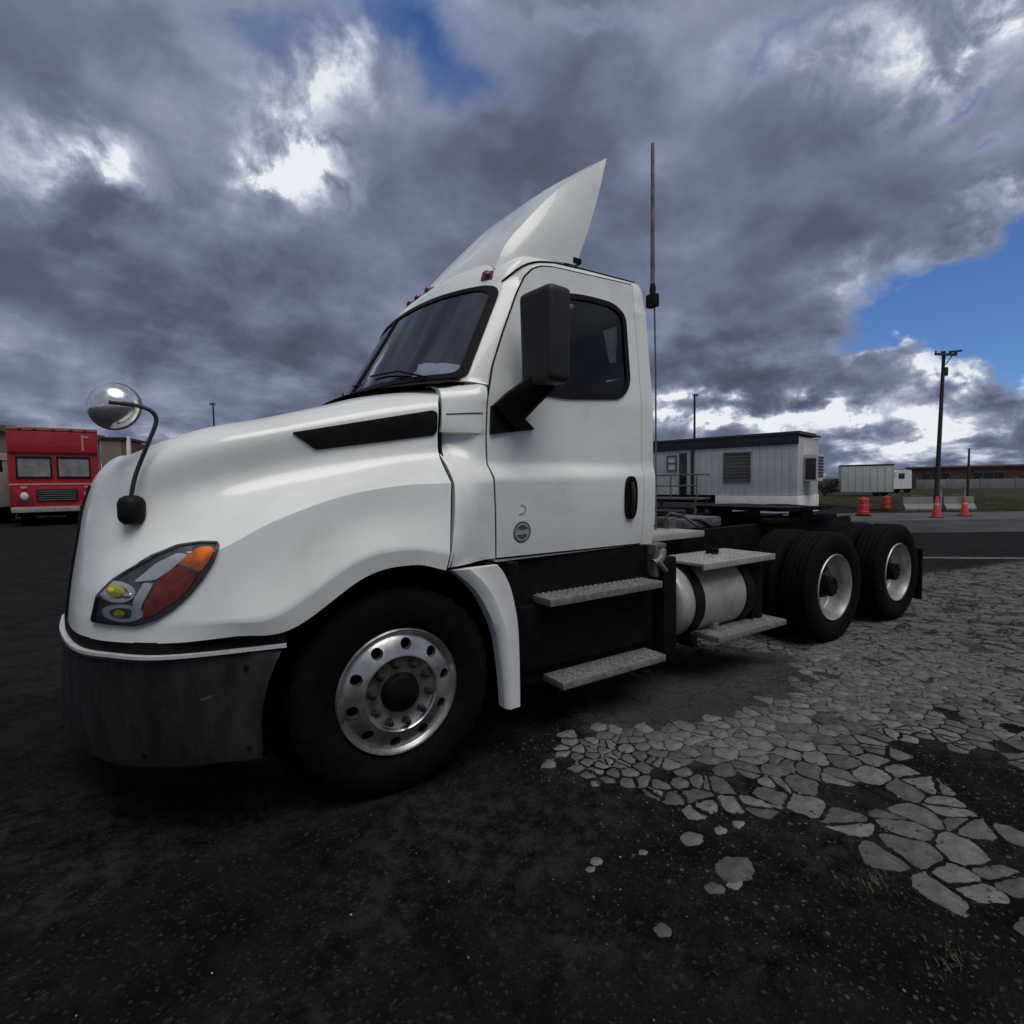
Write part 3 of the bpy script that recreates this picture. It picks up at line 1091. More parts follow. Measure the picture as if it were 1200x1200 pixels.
# engine bay: firewall and block so nothing shows through the gaps
obj('firewall', bx(.42, .50, .30, 2.14, .95, 2.0, .01), BLACKM, truck)
obj('engine', join(bx(-.85, .38, .85, 1.6, .62, 1.45, .05), bx(-.98, -.9, .5, 1.94, .75, 1.5, .02)), BLACKM, truck)

# black skirt under the cab with the two entry steps
for side in (0, 1):
    sw = mirror if side else (lambda q: q)
    sk = obj('step_skirt', sw(join(bx(.69, 1.93, .17, .62, .30, 1.055, .03), bx(.66, .72, .06, .4, .30, 1.06, .02), bx(.76, 1.86, .13, .2, .40, .78, .02))), BLACKM, truck)
    for (x0, x1, z, y0) in ((.885, 1.82, .835, .0), (.955, 1.83, .345, -.02)):
        st = obj('entry_step', sw(bx(x0, x1, y0, .20, z - .045, z, .012)), STEPM, truck)
        n = 22
        nb = []
        for a in range(n):
            for b in range(4):
                nb.append(box((x0 + .03 + (x1 - x0 - .06) * a / (n - 1), y0 + .03 + b * .045, z + .002), (.020, .012, .006), .003, seg=1))
        s = obj('tread_grip', sw(join(*nb)), STEPM, st)
        s['kind'] = 'stuff'
        for xh in (x0 + .06, x1 - .10):
            obj('step_hanger', sw(bx(xh, xh + .04, .12, .2, z - .16, z - .045, .008)), BLACKM, st)

# fuel tank with straps, deck plate and step; the far side gets the same
for side in (0, 1):
    sw = mirror if side else (lambda q: q)
    tc_ = (0, .335, .60)
    prof = [(.02, 2.075), (.20, 2.08), (.255, 2.095), (.272, 2.11), (.280, 2.135), (.280, 2.16), (.275, 2.165), (.275, 2.93), (.280, 2.94), (.272, 2.97), (.2, 2.99), (.02, 2.995)]
    tank = obj('fuel_tank', sw(lathe(prof, 48, tc_, 'x', True, True)), TANK, truck, 30)
    for xs in (2.235, 2.85):
        obj('tank_strap', sw(lathe([(.276, xs), (.289, xs), (.289, xs + .095), (.276, xs + .095)], 48, tc_, 'x')), BLACKP, tank)
    obj('tank_cap', sw(join(lathe([(.03, 0), (.05, 0), (.05, .035), (.0, .04)], 18, (2.75, .30, .912), 'z'), box((2.75, .30, .955), (.09, .014, .012), .004))), BLACKM, tank)
    obj('battery_box', sw(bx(1.93, 2.062, .085, .62, .30, .97, .02)), BLACKM, truck)
    obj('filter_box', sw(bx(2.99, 3.14, .10, .60, .36, .86, .02)), BLACKM, truck)
    deck = obj('tank_deck', sw(join(bx(2.24, 3.13, .005, .46, .885, .905, .008), bx(2.24, 3.13, -.005, .015, .86, .905, .006))), TANK, truck)
    nb = [box((2.28 + a * .053, .06 + b * .075, .907), (.03, .02, .006), .002, seg=1) for a in range(16) for b in range(5)]
    s = obj('deck_grip', sw(join(*nb)), TANK, deck)
    s['kind'] = 'stuff'
    ts = obj('tank_step', sw(join(bx(2.36, 3.235, -.045, .17, .325, .37, .012), bx(2.5, 2.56, .1, .3, .34, .42, .01), bx(3.0, 3.06, .1, .3, .34, .42, .01))), STEPM, truck)
    nb = [box((2.39 + a * .04, -.015 + b * .045, .372), (.022, .014, .008), .003, seg=1) for a in range(21) for b in range(4)]
    s = obj('tread_grip', sw(join(*nb)), STEPM, ts)
    s['kind'] = 'stuff'
    [obj('tank_bracket', sw(bx(a, a + .06, .1, .82, .28, .36, .01)), BLACKM, truck) for a in (2.25, 2.87)]

# grab details behind the skirt, near the tank: pipe elbow and brackets
obj('exhaust_elbow', tube([(1.86, .12, .93), (1.93, .12, .96), (1.99, .16, 1.0), (2.02, .25, 1.04), (2.03, .40, 1.05)], .035, 12), STEEL, truck)
obj('mount_bracket', join(bx(1.86, 1.90, .10, .2, .84, 1.06, .008), bx(1.9, 2.02, .14, .2, 1.03, 1.06, .008), tube([(1.88, .09, .95), (1.93, .07, .88)], .018, 8)), STEEL, truck)

# frame rails, cross members, deck plate behind the cab, fifth wheel
for yy in (.79, 1.57):
    obj('frame_rail', join(bx(-1.0, 6.12, yy + (.0 if yy < 1 else .07), yy + (.012 if yy < 1 else .082), .74, 1.02, .003), bx(-1.0, 6.12, yy, yy + .082, 1.02, 1.034, .003), bx(-1.0, 6.12, yy, yy + .082, .726, .74, .003)), BLACKM, truck)
for xx in (-.9, .9, 2.2, 3.2, 4.85, 6.05):
    obj('cross_member', bx(xx, xx + .12, .80, 1.64, .78, 1.0, .01), BLACKM, truck)
dk = obj('deck_plate', join(bx(2.02, 2.98, .55, 1.89, 1.045, 1.06, .005), bx(2.02, 2.98, .545, .56, 1.01, 1.062, .004)), TANK, truck)
fw_ = empty('fifth_wheel', truck)
# greasy horseshoe plate: outline with a slot open to the rear
fp = [(4.42, .72), (4.46, .66), (5.0, .62), (5.42, .66), (5.62, .80), (5.60, .98), (5.30, 1.12), (4.98, 1.16), (4.95, 1.22)]
fp_full = fp + [(x, 2 * YC - y) for x, y in reversed(fp[:-1])]
V = [(x, y, 1.155 - .05 * max(0, x - 5.3)) for x, y in fp_full] + [(x, y, 1.195 - .09 * max(0, x - 5.3)) for x, y in fp_full]
n = len(fp_full)
tri = bmesh.new()
vs = [tri.verts.new(p) for p in V[n:]]
tf = tri.faces.new(vs)
bmesh.ops.triangulate(tri, faces=[tf])
tri.verts.index_update()
F = [tuple(v.index + n for v in f.verts) for f in tri.faces] + [tuple(reversed([v.index for v in f.verts])) for f in tri.faces] + [(i, (i + 1) % n, (i + 1) % n + n, i + n) for i in range(n)]
tri.free()
plate = obj('coupling_plate', (V, F), BLACKM, fw_, 30)
obj('slider_base', join(bx(4.2, 5.6, .70, .80, 1.034, 1.09, .008), bx(4.2, 5.6, 1.64, 1.74, 1.034, 1.09, .008), bx(4.75, 5.0, .66, .80, 1.08, 1.16, .02), bx(4.75, 5.0, 1.64, 1.78, 1.08, 1.16, .02), bx(4.6, 5.2, .8, 1.64, 1.03, 1.06, .008)), BLACKM, fw_)
# air lines drooping from the back of the cab to the frame
for k, (yy, m_, sag) in enumerate(((.90, WIRE, .46), (1.02, WIRE, .40), (1.16, STEEL, .50), (1.30, WIRE, .44))):
    ctl = [(1.97, yy, 1.52), (2.15, yy, 1.34 - sag * .2), (2.5, yy + .04, 1.24 - sag * .25), (2.95, yy + .06, 1.20 - sag * .22), (3.35, yy + .02, 1.12), (3.55, yy, 1.05)]
    obj('air_line', tube([tuple(q) for q in curve(ctl, 40)], .013, 8), m_, truck)
obj('line_bracket', join(bx(1.965, 2.0, .82, 1.40, 1.46, 1.56, .008), *[lathe([(0, 0), (.022, 0), (.022, .05), (0, .05)], 10, (1.99, y, 1.52), 'x') for y in (.9, 1.02, 1.16, 1.3)]), STEEL, truck)
for yy in (1.0, 1.34):
    obj('air_tank', lathe([(0, 0), (.07, .01), (.10, .04), (.105, .07), (.105, .53), (.10, .56), (.07, .59), (0, .6)], 20, (2.22, yy, 1.165), 'x'), TANK, truck)
    for xs in (.14, .44):
        obj('tank_band', lathe([(.106, 0), (.110, 0), (.110, .03), (.106, .03)], 20, (2.22 + xs, yy, 1.165), 'x'), BLACKM, truck)
obj('valve_block', join(bx(2.9, 3.0, .86, 1.02, 1.035, 1.16, .01), lathe([(0, 0), (.04, 0), (.04, .1), (0, .12)], 12, (2.95, 1.12, 1.035), 'z'), tube([(2.95, .94, 1.16), (2.96, .9, 1.2), (3.1, .88, 1.17), (3.3, .86, 1.06)], .012, 6)), STEEL, truck)
obj('hose_coil', join(*[tube([(3.30 + .13 * math.cos(t), 1.20 + .16 * math.sin(t), 1.145 + k * .024) for t in np.linspace(0, 6.283, 25)], .012, 6, False) for k in range(3)]), WIRE, truck)
obj('frame_box', join(bx(3.05, 3.75, .92, 1.5, 1.035, 1.13, .02)), STEEL, truck)

# rear axles, suspension, quarter guards and mud flaps
for xx in (4.18, 5.50):
    obj('rear_axle', join(tube([(xx, .3, .5), (xx, .85, .5), (xx, 1.0, .5), (xx, 1.44, .5), (xx, 1.6, .5), (xx, 2.14, .5)], [.065, .075, .15, .15, .075, .065], 16), lathe([(.02, -.2), (.2, -.15), (.24, 0), (.2, .15), (.02, .2)], 20, (xx, 1.22, .52), 'x')), BLACKM, truck)
    for yy in (.70, 1.74):
        obj('air_spring', lathe([(.10, 0), (.13, .03), (.14, .1), (.13, .17), (.10, .2)], 20, (xx + .35, yy, .62), 'z', True, True), RUBBER, truck)
        obj('suspension_beam', bx(xx - .45, xx + .5, yy - .05, yy + .05, .55, .64, .02), BLACKM, truck)
obj('front_axle', join(tube([(0, .3, .5), (0, .45, .45), (0, .8, .40), (0, 1.64, .40), (0, 1.99, .45), (0, 2.14, .5)], .05, 10)), BLACKM, truck)
for yy in (0.03, 1.81):
    mf = obj('mud_flap', join(bx(6.10, 6.115, yy, yy + .60, .13, .66, .004)), BLACKP, truck)
    obj('flap_hanger', join(bx(6.085, 6.125, min(yy, 1.7), max(yy + .6, .8), .66, .70, .008), tube([(6.10, .79 if yy < 1 else 1.65, .68), (6.06, .83 if yy < 1 else 1.61, .85)], .025, 8)), BLACKM, mf)
    tl = obj('tail_lamp', lathe([(.0, .0), (.05, .0), (.05, .03), (.0, .035)], 16, (6.125, yy + .3, .78), 'x'), REDR, mf)

# ---------------------------------------------------------------- wheels


def tyre_vf(wd, Rr=.503):
    """tyre centred on y: outer shoulder at -wd/2"""
    h = wd / 2
    prof = [(.288, -h * .62), (.300, -h * .80), (.330, -h * .93), (.375, -h * 1.0), (.42, -h * 1.02), (.452, -h * .985), (.458, -h * .97), (.478, -h * .93), (Rr - .010, -h * .86), (Rr, -h * .80)]
    g = [.55, .50, .18, .13]
    tread = []
    for a in (-.55, -.18, .18, .55):
        tread += [(Rr, h * (a - .05)), (Rr - .014, h * (a - .035)), (Rr - .014, h * (a + .035)), (Rr, h * (a + .05))]
    full = prof + tread + [(r, -a) for r, a in reversed(prof)]
    n = 96
    sh = {8, 9, len(full) - 9, len(full) - 10}

    def tooth(i, k):
        return -.010 if (i in sh and k % 3 == 0) else 0.0
    return lathe(full, n, (0, 0, 0), 'y', tooth=tooth)


def disc_with_holes(r0, r1, y0, y1, rh, nh, hr, ny):
    """annular disc r0..r1 with nh real hand holes of radius hr centred at radius rh; y by radius"""
    V, F = [], []
    yr = lambda r: np.interp(r, ny[0], ny[1])
    per = 8
    for s in range(nh):
        a0, a1 = 2 * math.pi * s / nh, 2 * math.pi * (s + 1) / nh
        am = (a0 + a1) / 2
        # boundary of the sector, anticlockwise, and the same number of points on the hole
        B = []
        for k in range(per):
            B.append((r1, a0 + (a1 - a0) * k / per))
        for k in range(per):
            B.append((r1 + (r0 - r1) * k / per, a1))
        for k in range(per):
            B.append((r0, a1 + (a0 - a1) * k / per))
        for k in range(per):
            B.append((r0 + (r1 - r0) * k / per, a0))
        pts = [(r * math.cos(a), r * math.sin(a)) for r, a in B]
        hc = (rh * math.cos(am), rh * math.sin(am))
        base = len(V)
        m = len(pts)
        for lev, t in enumerate((0, .35, .7, 1.0)):
            for p in pts:
                d = Vector((p[0] - hc[0], p[1] - hc[1]))
                q = Vector(hc) + d.normalized() * hr
                v = Vector(p) * (1 - t) + q * t
                V.append((v.x, yr(v.length), v.y))
        for p in pts:
            d = Vector((p[0] - hc[0], p[1] - hc[1]))
            q = Vector(hc) + d.normalized() * hr * .95
            V.append((q.x, yr(Vector(q).length) + .03, q.y))
        for L in range(4):
            for k in range(m):
                j = (k + 1) % m
                F.append((base + L * m + k, base + L * m + j, base + (L + 1) * m + j, base + (L + 1) * m + k))
    return V, F


def lug_vf():
    return join(lathe([(.019, 0), (.019, -.012), (.0165, -.014), (.0165, -.034), (.010, -.037), (.010, -.05), (.0, -.052)], 6, (0, 0, 0), 'y'))


TYRE_F = tyre_vf(.288)
TYRE_R = tyre_vf(.272)
# front aluminium wheel, outer face near y=0 in wheel space, wheel centre plane at +.15
rim_f = join(
    lathe([(.272, .29), (.290, .285), (.302, .27)], 72, (0, 0, 0)),
    lathe([(.290, .10), (.305, .035), (.306, .022), (.300, .014), (.292, .016), (.284, .030), (.278, .036)], 72, (0, 0, 0)),
    lathe([(.272, .29), (.26, .18), (.284, .05)], 72, (0, 0, 0)),
    disc_with_holes(.186, .278, 0, 0, .235, 10, .0275, ([.17, .186, .20, .235, .262, .278], [-.006, -.008, -.004, .010, .024, .036])),
    lathe([(.186, -.008), (.181, -.009), (.176, -.004), (.172, .016), (.165, .020), (.095, .020)], 72, (0, 0, 0)))
hub_f = join(lathe([(.0, -.034), (.04, -.033), (.06, -.026), (.078, -.022), (.086, -.012), (.088, .0), (.092, .010), (.096, .020)], 40, (0, 0, 0)), lathe([(.0, -.04), (.018, -.038), (.02, -.03)], 16, (0, 0, 0)))
back = lathe([(.27, .10), (.20, .085), (.05, .08), (.0, .08)], 48, (0, 0, 0))
# rear dual outer wheel: a deep dish
rim_r = join(
    lathe([(.305, .04), (.306, .022), (.300, .014), (.290, .020), (.281, .045), (.276, .10), (.272, .165), (.262, .185)], 72, (0, 0, 0)),
    disc_with_holes(.175, .262, 0, 0, .220, 10, .024, ([.16, .175, .20, .24, .262], [.200, .198, .195, .190, .185])),
    lathe([(.175, .198), (.165, .205), (.10, .205)], 64, (0, 0, 0)))
hub_r = join(lathe([(.0, .035), (.075, .035), (.088, .045), (.090, .12), (.105, .13), (.108, .205)], 32, (0, 0, 0)), *[lathe([(.0, .028), (.009, .028), (.009, .036)], 6, (.072 * math.cos(t), 0, .072 * math.sin(t))) for t in np.linspace(0, 6.283, 9)[:-1]])
me_cache = {}


def part(name, vf, m, parent, smooth=32):
    key = (name, id(vf[0]))
    if key not in me_cache:
        o = obj(name, vf, m, parent, smooth)
        me_cache[key] = o.data
        return o
    o = bpy.data.objects.new(name, me_cache[key])
    C.objects.link(o)
    o.parent = parent
    return o


LUGV = lug_vf()


def wheel(name, x, y, flip, front, spin=0.0):
    wl = empty(name, truck, (x, y, .50))
    wl.rotation_euler = (0, spin, math.pi if flip else 0)
    t = part('tyre', TYRE_F if front else TYRE_R, RUBBER, wl)
    t.location = (0, .15 if front else .14, 0)
    part('rim', rim_f if front else rim_r, ALU if front else RWHEEL, wl)
    part('hub', hub_f if front else hub_r, HUBM, wl)
    if front:
        part('brake_drum', back, BLACKM, wl)
    n = 10
    for k in range(n):
        a = 2 * math.pi * k / n
        l = part('lug_nut', LUGV, LUG, wl)
        l.location = (.1425 * math.cos(a), .018 if front else .203, .1425 * math.sin(a))
    return wl


wheel('front_wheel', 0, .02, False, True, R(8))
wheel('front_wheel', 0, 2 * YC - .02, True, True, R(20))
for xx in (4.18, 5.50):
    wheel('rear_wheel', xx, .015, False, False, R(xx * 13))
    wheel('rear_wheel', xx, 2 * YC - .015, True, False, R(xx * 31))
    for yy in (.475, 2 * YC - .475):
        iw = empty('inner_rear_wheel', truck, (xx, yy, .5))
        part('tyre', TYRE_R, RUBBER, iw)
        part('brake_drum', back, BLACKM, iw)

# ---------------------------------------------------------------- roof: fairing, markers, antenna, drip rails
ridge = [(.80, .40, 2.78), (.875, .40, 2.93), (1.01, .405, 3.09), (1.235, .415, 3.325), (1.50, .43, 3.55), (1.76, .45, 3.742)]
centre = [(.74, YC, 2.80), (.85, YC, 2.985), (1.00, YC, 3.17), (1.21, YC, 3.40), (1.46, YC, 3.61), (1.71, YC, 3.785)]
mid = [(.745, .80, 2.80), (.855, .78, 2.965), (1.00, .78, 3.14), (1.215, .78, 3.37), (1.465, .78, 3.59), (1.72, .79, 3.772)]
foot = [(.84, .375, 2.76), (.93, .36, 2.84), (1.03, .355, 2.87), (1.17, .355, 2.89), (1.29, .36, 2.905), (1.41, .37, 2.915)]
nk = 30
lf, lr, lm, lc = curve(foot, nk), curve(ridge, nk), curve(mid, nk), curve(centre, nk)
rows = []
for k in range(nk):
    r_ = []
    for t in np.linspace(0, 1, 8)[:-1]:
        b = .03 * math.sin(t * math.pi)
        p = lf[k] * (1 - t) + lr[k] * t
        r_.append((p[0], p[1] - b * (k / nk), p[2]))
    for q in crom([lr[k], lm[k], lc[k]], np.linspace(0, 2, 17)):
        r_.append(tuple(q))
    rows.append(r_)
# trailing edge thickness
rows.append([(p[0] - .012, p[1] + .01, p[2] - .012) for p in rows[-1]])
rows.append([(p[0] - .05, p[1] + .025, p[2] - .05) for p in rows[-1]])
fairing = obj('roof_fairing', both(grid(rows)), WHITE, truck, 32, merge=True)
pair('fairing_brace', (join(tube([(1.70, .70, 3.70), (1.62, .70, 2.94)], .018, 8), bx(1.38, 1.45, .36, .46, 2.925, 2.96, .008), tube([(1.40, .40, 2.96), (1.44, .40, 3.02)], .012, 8))), BLACKM, fairing)

# drip rail above the door
rail = [(.80, 2.685), (.87, 2.745), (.93, 2.79), (1.0, 2.828), (1.1, 2.858), (1.25, 2.875), (1.5, 2.888), (1.75, 2.896), (1.93, 2.90)]
rp = curve(rail, 60)
SBM = bmesh.new()
SBM.from_mesh(cab.data)
SBV = BVHTree.FromBMesh(SBM)
SBM.free()


def on_cab(x, z, off):
    h, n, i, d = SBV.ray_cast(Vector((x, -2, z)), Vector((0, 1, 0)))
    if h is None:
        return (x, .26 - off, z)
    return (h.x, h.y - off, h.z)


pair('drip_rail', tube([on_cab(x, z - .006, .004) for x, z in rp], .006, 6), GAP, cab)
# five marker lights along the front of the roof, three in the middle and one at each corner
fbm = bmesh.new()
fbm.from_mesh(fairing.data)
FBV = BVHTree.FromBMesh(fbm)
fbm.free()
for x, yy in ((.672, 1.06), (.665, 1.22), (.672, 1.38), (.76, .42), (.76, 2 * YC - .42)):
    hits = [h for h in (t_.ray_cast(Vector((x, yy, 5)), Vector((0, 0, -1))) for t_ in (SBV, FBV)) if h[0] is not None]
    hz, hn = max(((h[0].z, h[1]) for h in hits), key=lambda q: q[0])
    if hn.z < 0:
        hn = -hn
    qm = hn.to_track_quat('Z', 'Y').to_matrix()
    dome = join(lathe([(.030, 0), (.029, .012), (.021, .024), (.0, .030)], 16, (0, 0, 0), 'z', True), box((0, 0, 0), (.075, .065, .012), .005))
    obj('marker_light', ([tuple(qm @ Vector(p) + Vector((x, yy, hz))) for p in dome[0]], dome[1]), MARK, cab)

ant = empty('antenna', truck)
obj('whip', tube([(1.985, .235, 2.74), (1.985, .235, 3.20), (1.985, .235, 3.80)], [.017, .014, .012], 10), STEEL, ant)
obj('antenna_mount', join(bx(1.955, 2.01, .195, .275, 2.70, 2.79, .015), lathe([(.02, 0), (.022, .04), (.012, .09)], 12, (1.985, .235, 2.79), 'z', True, True)), BLACKP, ant)
obj('antenna_cable', tube([(1.985, .22, 2.72), (1.98, .205, 2.3), (1.978, .20, 1.7), (1.978, .20, 1.15)], .006, 6), STEEL, ant)

# ---------------------------------------------------------------- mirrors
for side in (0, 1):
    sw = mirror if side else (lambda q: q)
    rotm = Matrix.Rotation(R(6), 3, 'Z')
    hv = box((0, 0, 0), (.165, .258, .50), .055, None, 5)
    hv = [tuple(rotm @ Vector((p[0] * (1 - .12 * max(0, -p[2] / .27) ** 2), p[1] * (1 - .10 * max(0, -p[2] / .27) ** 2), p[2])) + Vector((.835, -.045, 2.268))) for p in hv[0]], hv[1]
    mir = obj('side_mirror', sw(hv), MIRB, truck, 50)
    gm = rotm
    for (zc_, hh) in ((2.335, .27), (2.105, .12)):
        q = box((0, 0, 0), (.006, .17, hh), .002)
        q = [tuple(gm @ Vector(p) + Vector((.835, -.045, zc_)) + gm @ Vector((.0815, 0, 0))) for p in q[0]], q[1]
        obj('mirror_glass', sw(q), CHROME, mir)
    # thick lower arm from the door up to the housing
    A0 = [Vector(on_side(.70, 1.86, .02)), Vector((.73, .09, 1.92)), Vector((.79, .04, 1.985)), Vector((.845, -.02, 2.05)), Vector((.86, -.04, 2.12))]
    hw = [.135, .125, .11, .105, .10]
    V, F = [], []
    n = 12
    for p, h in zip(A0, hw):
        d = Vector((.62, 0, -.62)).normalized()
        e = Vector((.3, .9, .1)).normalized()
        for k in range(n):
            t = 2 * math.pi * k / n
            V.append(tuple(p + d * h * math.copysign(abs(math.cos(t)) ** .6, math.cos(t)) * .75 + e * .05 * math.copysign(abs(math.sin(t)) ** .6, math.sin(t))))
    for i in range(len(A0) - 1):
        for k in range(n):
            F.append((i * n + k, i * n + (k + 1) % n, (i + 1) * n + (k + 1) % n, (i + 1) * n + k))
    F += [tuple(range(n)), tuple(range((len(A0) - 1) * n, len(A0) * n))]
    obj('mirror_arm', sw((V, F)), BLACKP, mir, 50)

    # chrome bowl mirror on a stalk at the front corner of the hood
    if side:
        continue
    bh = Vector(on_hood(-1.012, 1.405))
    base_n = Vector((-.45, -.8, .25)).normalized()
    bp = bh + base_n * .03
    hm = obj('hood_mirror', sw(join(lathe([(.0, -.035), (.03, -.034), (.045, -.02), (.05, 0), (.05, .055), (.04, .075), (.022, .085), (.0, .087)], 20, tuple(bp - Vector((0, 0, .03))), 'z'))), BLACKP, truck, 40)
    stem = [bp + Vector((0, 0, .05)), bp + Vector((.02, -.005, .14)), bp + Vector((.06, -.01, .25)), bp + Vector((.093, -.01, .335)), bp + Vector((.102, -.01, .375)), bp + Vector((.09, -.012, .405)), bp + Vector((.05, -.015, .425)), bp + Vector((-.01, -.03, .432)), bp + Vector((-.055, -.035, .435))]
    sp = crom([tuple(p) for p in stem], np.linspace(0, len(stem) - 1, 40))
    obj('mirror_stalk', sw(tube([tuple(p) for p in sp], .0085, 8)), mat('stalk_steel', (.06, .06, .065), .35, .7), hm)
    mc = bp + Vector((-.045, .045, .430))
    ax = Vector((-.35, -.93, .12)).normalized()
    q = ax.to_track_quat('Z', 'Y').to_matrix()
    bowl = lathe([(.0, .070), (.03, .067), (.055, .057), (.077, .039), (.090, .017), (.096, -.004), (.098, -.013), (.094, -.017), (.08, -.022), (.045, -.032), (.0, -.038)], 40, (0, 0, 0), 'z')
    obj('mirror_bowl', sw(([tuple(q @ Vector(p) + mc) for p in bowl[0]], bowl[1])), BOWL, hm, 40)
    rimb = lathe([(.097, -.004), (.101, -.008), (.101, -.017), (.096, -.021)], 40, (0, 0, 0), 'z')
    obj('mirror_rim', sw(([tuple(q @ Vector(p) + mc) for p in rimb[0]], rimb[1])), STEEL, hm, 40)

# ---------------------------------------------------------------- interior
inside = empty('cab_interior', truck)
obj('dashboard', join(bx(.42, .86, .32, 2.12, 1.62, 1.96, .08), bx(.40, .70, .30, 2.14, 1.9, 2.02, .05)), mat('dashboard_plastic', (.11, .11, .11), .7), inside)
for yy in (.72, 1.72):
    obj('seat', join(bx(1.25, 1.74, yy - .25, yy + .25, 1.5, 1.66, .06), bx(1.64, 1.80, yy - .24, yy + .24, 1.6, 2.32, .07), bx(1.68, 1.78, yy - .13, yy + .13, 2.34, 2.52, .04), bx(1.35, 1.65, yy - .18, yy + .18, 1.1, 1.5, .03)), SEAT, inside)
sw_v = []
for k in range(25):
    t = 2 * math.pi * k / 24
    sw_v.append((1.05 + .13 * math.cos(t), .72 + .22 * math.sin(t), 1.90 + .17 * math.cos(t)))
obj('steering_wheel', join(tube(sw_v, .016, 8, False), tube([(.85, .72, 1.75), (1.05, .72, 1.90)], .03, 8), tube([(1.05, .51, 1.90), (1.05, .93, 1.90)], .016, 6)), INT, inside)
q_ = [(1.542, .262, 2.486), (1.673, .266, 2.533), (1.648, .25, 2.287), (1.586, .248, 2.28)]
obj('bright_wedge', (q_ + [(x, y + .004, z) for x, y, z in q_], [(0, 1, 2, 3), (7, 6, 5, 4), (0, 4, 5, 1), (1, 5, 6, 2), (2, 6, 7, 3), (3, 7, 4, 0)]), mat('wedge_white', (.80, .82, .80), .6), inside)  # added pale panel, only to make the bright wedge in the side window
obj('dash_paper', bx(.40, .62, .62, .92, 2.022, 2.026, 0), WHITE2, inside)

# stand the truck's root on the ground under its middle
truck.location = (2.4, YC, 0)
for ch in truck.children:
    ch.location = ch.location - Vector((2.4, YC, 0))

# =================================================================== THE GROUND
SMOOTH = [(1.15, .10), (1.73, .60), (2.62, .55), (3.4, .35), (3.6, -.1), (3.3, -.5), (2.6, -.75), (2.0, -.62), (1.5, -.44), (1.15, -.15)]
WORN = [(1.15, .2), (1.8, .8), (3.0, 1.4), (8.0, 1.2), (12.5, .3), (13.0, -1.5), (9.0, -2.6), (5.2, -2.3), (4.2, -1.9), (3.6, -1.7), (3.5, -1.3), (3.2, -1.05), (2.6, -1.0), (2.0, -.9), (1.4, -.62)]


def dist_in(p, P):
    """signed distance to a polygon, positive inside"""
    d = 1e9
    for i in range(len(P)):
        a, b = P[i], P[(i + 1) % len(P)]
        ex, ey = b[0] - a[0], b[1] - a[1]
        t = max(0, min(1, ((p[0] - a[0]) * ex + (p[1] - a[1]) * ey) / (ex * ex + ey * ey)))
        d = min(d, math.hypot(p[0] - a[0] - ex * t, p[1] - a[1] - ey * t))
    return d if in_poly(p, P) else -d


def axis(lo, hi, fine, far):
    a = list(np.arange(lo, hi + 1e-6, fine))
    s, v = fine, a[-1]
    while v < far:
        s *= 1.28
        v += s
        a.append(v)
    s, v = fine, a[0]
    pre = []
    while v > -far:
        s *= 1.28
        v -= s
        pre.append(v)
    return np.array(list(reversed(pre)) + a)


gx, gy = axis(-2.5, 7.0, .05, 900), axis(-2.6, 1.6, .05, 900)
nx, ny = len(gx), len(gy)
X, Y = np.meshgrid(gx, gy, indexing='ij')
Z = .006 * np.sin(X * 1.7 + .6) * np.sin(Y * 2.1) * (np.abs(X) < 12) * (np.abs(Y) < 12)
nf = 0.0
V = np.stack([X, Y, Z], -1).reshape(-1, 3)
idx = np.arange(nx * ny).reshape(nx, ny)
F = np.stack([idx[:-1, :-1], idx[1:, :-1], idx[1:, 1:], idx[:-1, 1:]], -1).reshape(-1, 4)
gme = bpy.data.meshes.new('ground')
gme.from_pydata(V.tolist(), [], F.tolist())


def sdv(P):
    """vectorised signed distance for all ground points"""
    d = np.full(len(V), 1e9)
    inside_ = np.zeros(len(V), bool)
    px, py = V[:, 0], V[:, 1]
    for i in range(len(P)):
        (ax, ay), (bx_, by_) = P[i - 1], P[i]
        ex, ey = bx_ - ax, by_ - ay
        t = np.clip(((px - ax) * ex + (py - ay) * ey) / (ex * ex + ey * ey), 0, 1)
        d = np.minimum(d, np.hypot(px - ax - ex * t, py - ay - ey * t))
        cross = ((ay > py) != (by_ > py))
        with np.errstate(divide='ignore', invalid='ignore'):
            xi = (bx_ - ax) * (py - ay) / (by_ - ay if by_ != ay else 1e-12) + ax
        inside_ ^= cross & (px < xi)
    return np.where(inside_, d, -d)


sm = np.clip(sdv(SMOOTH) / .28 + .35, 0, 1)
wn = np.clip(sdv(WORN) / .7 + .5, 0, 1)
at = gme.attributes.new('patina_distance', 'FLOAT_COLOR', 'POINT')
at.data.foreach_set('color', np.stack([sm, wn, np.clip((np.hypot(V[:, 0] - CAM.x, V[:, 1] - CAM.y) - 3.2) / 3.5, 0, 1), np.ones_like(sm)], -1).astype(np.float32).ravel())  # smooth zone, worn zone, distance from the camera

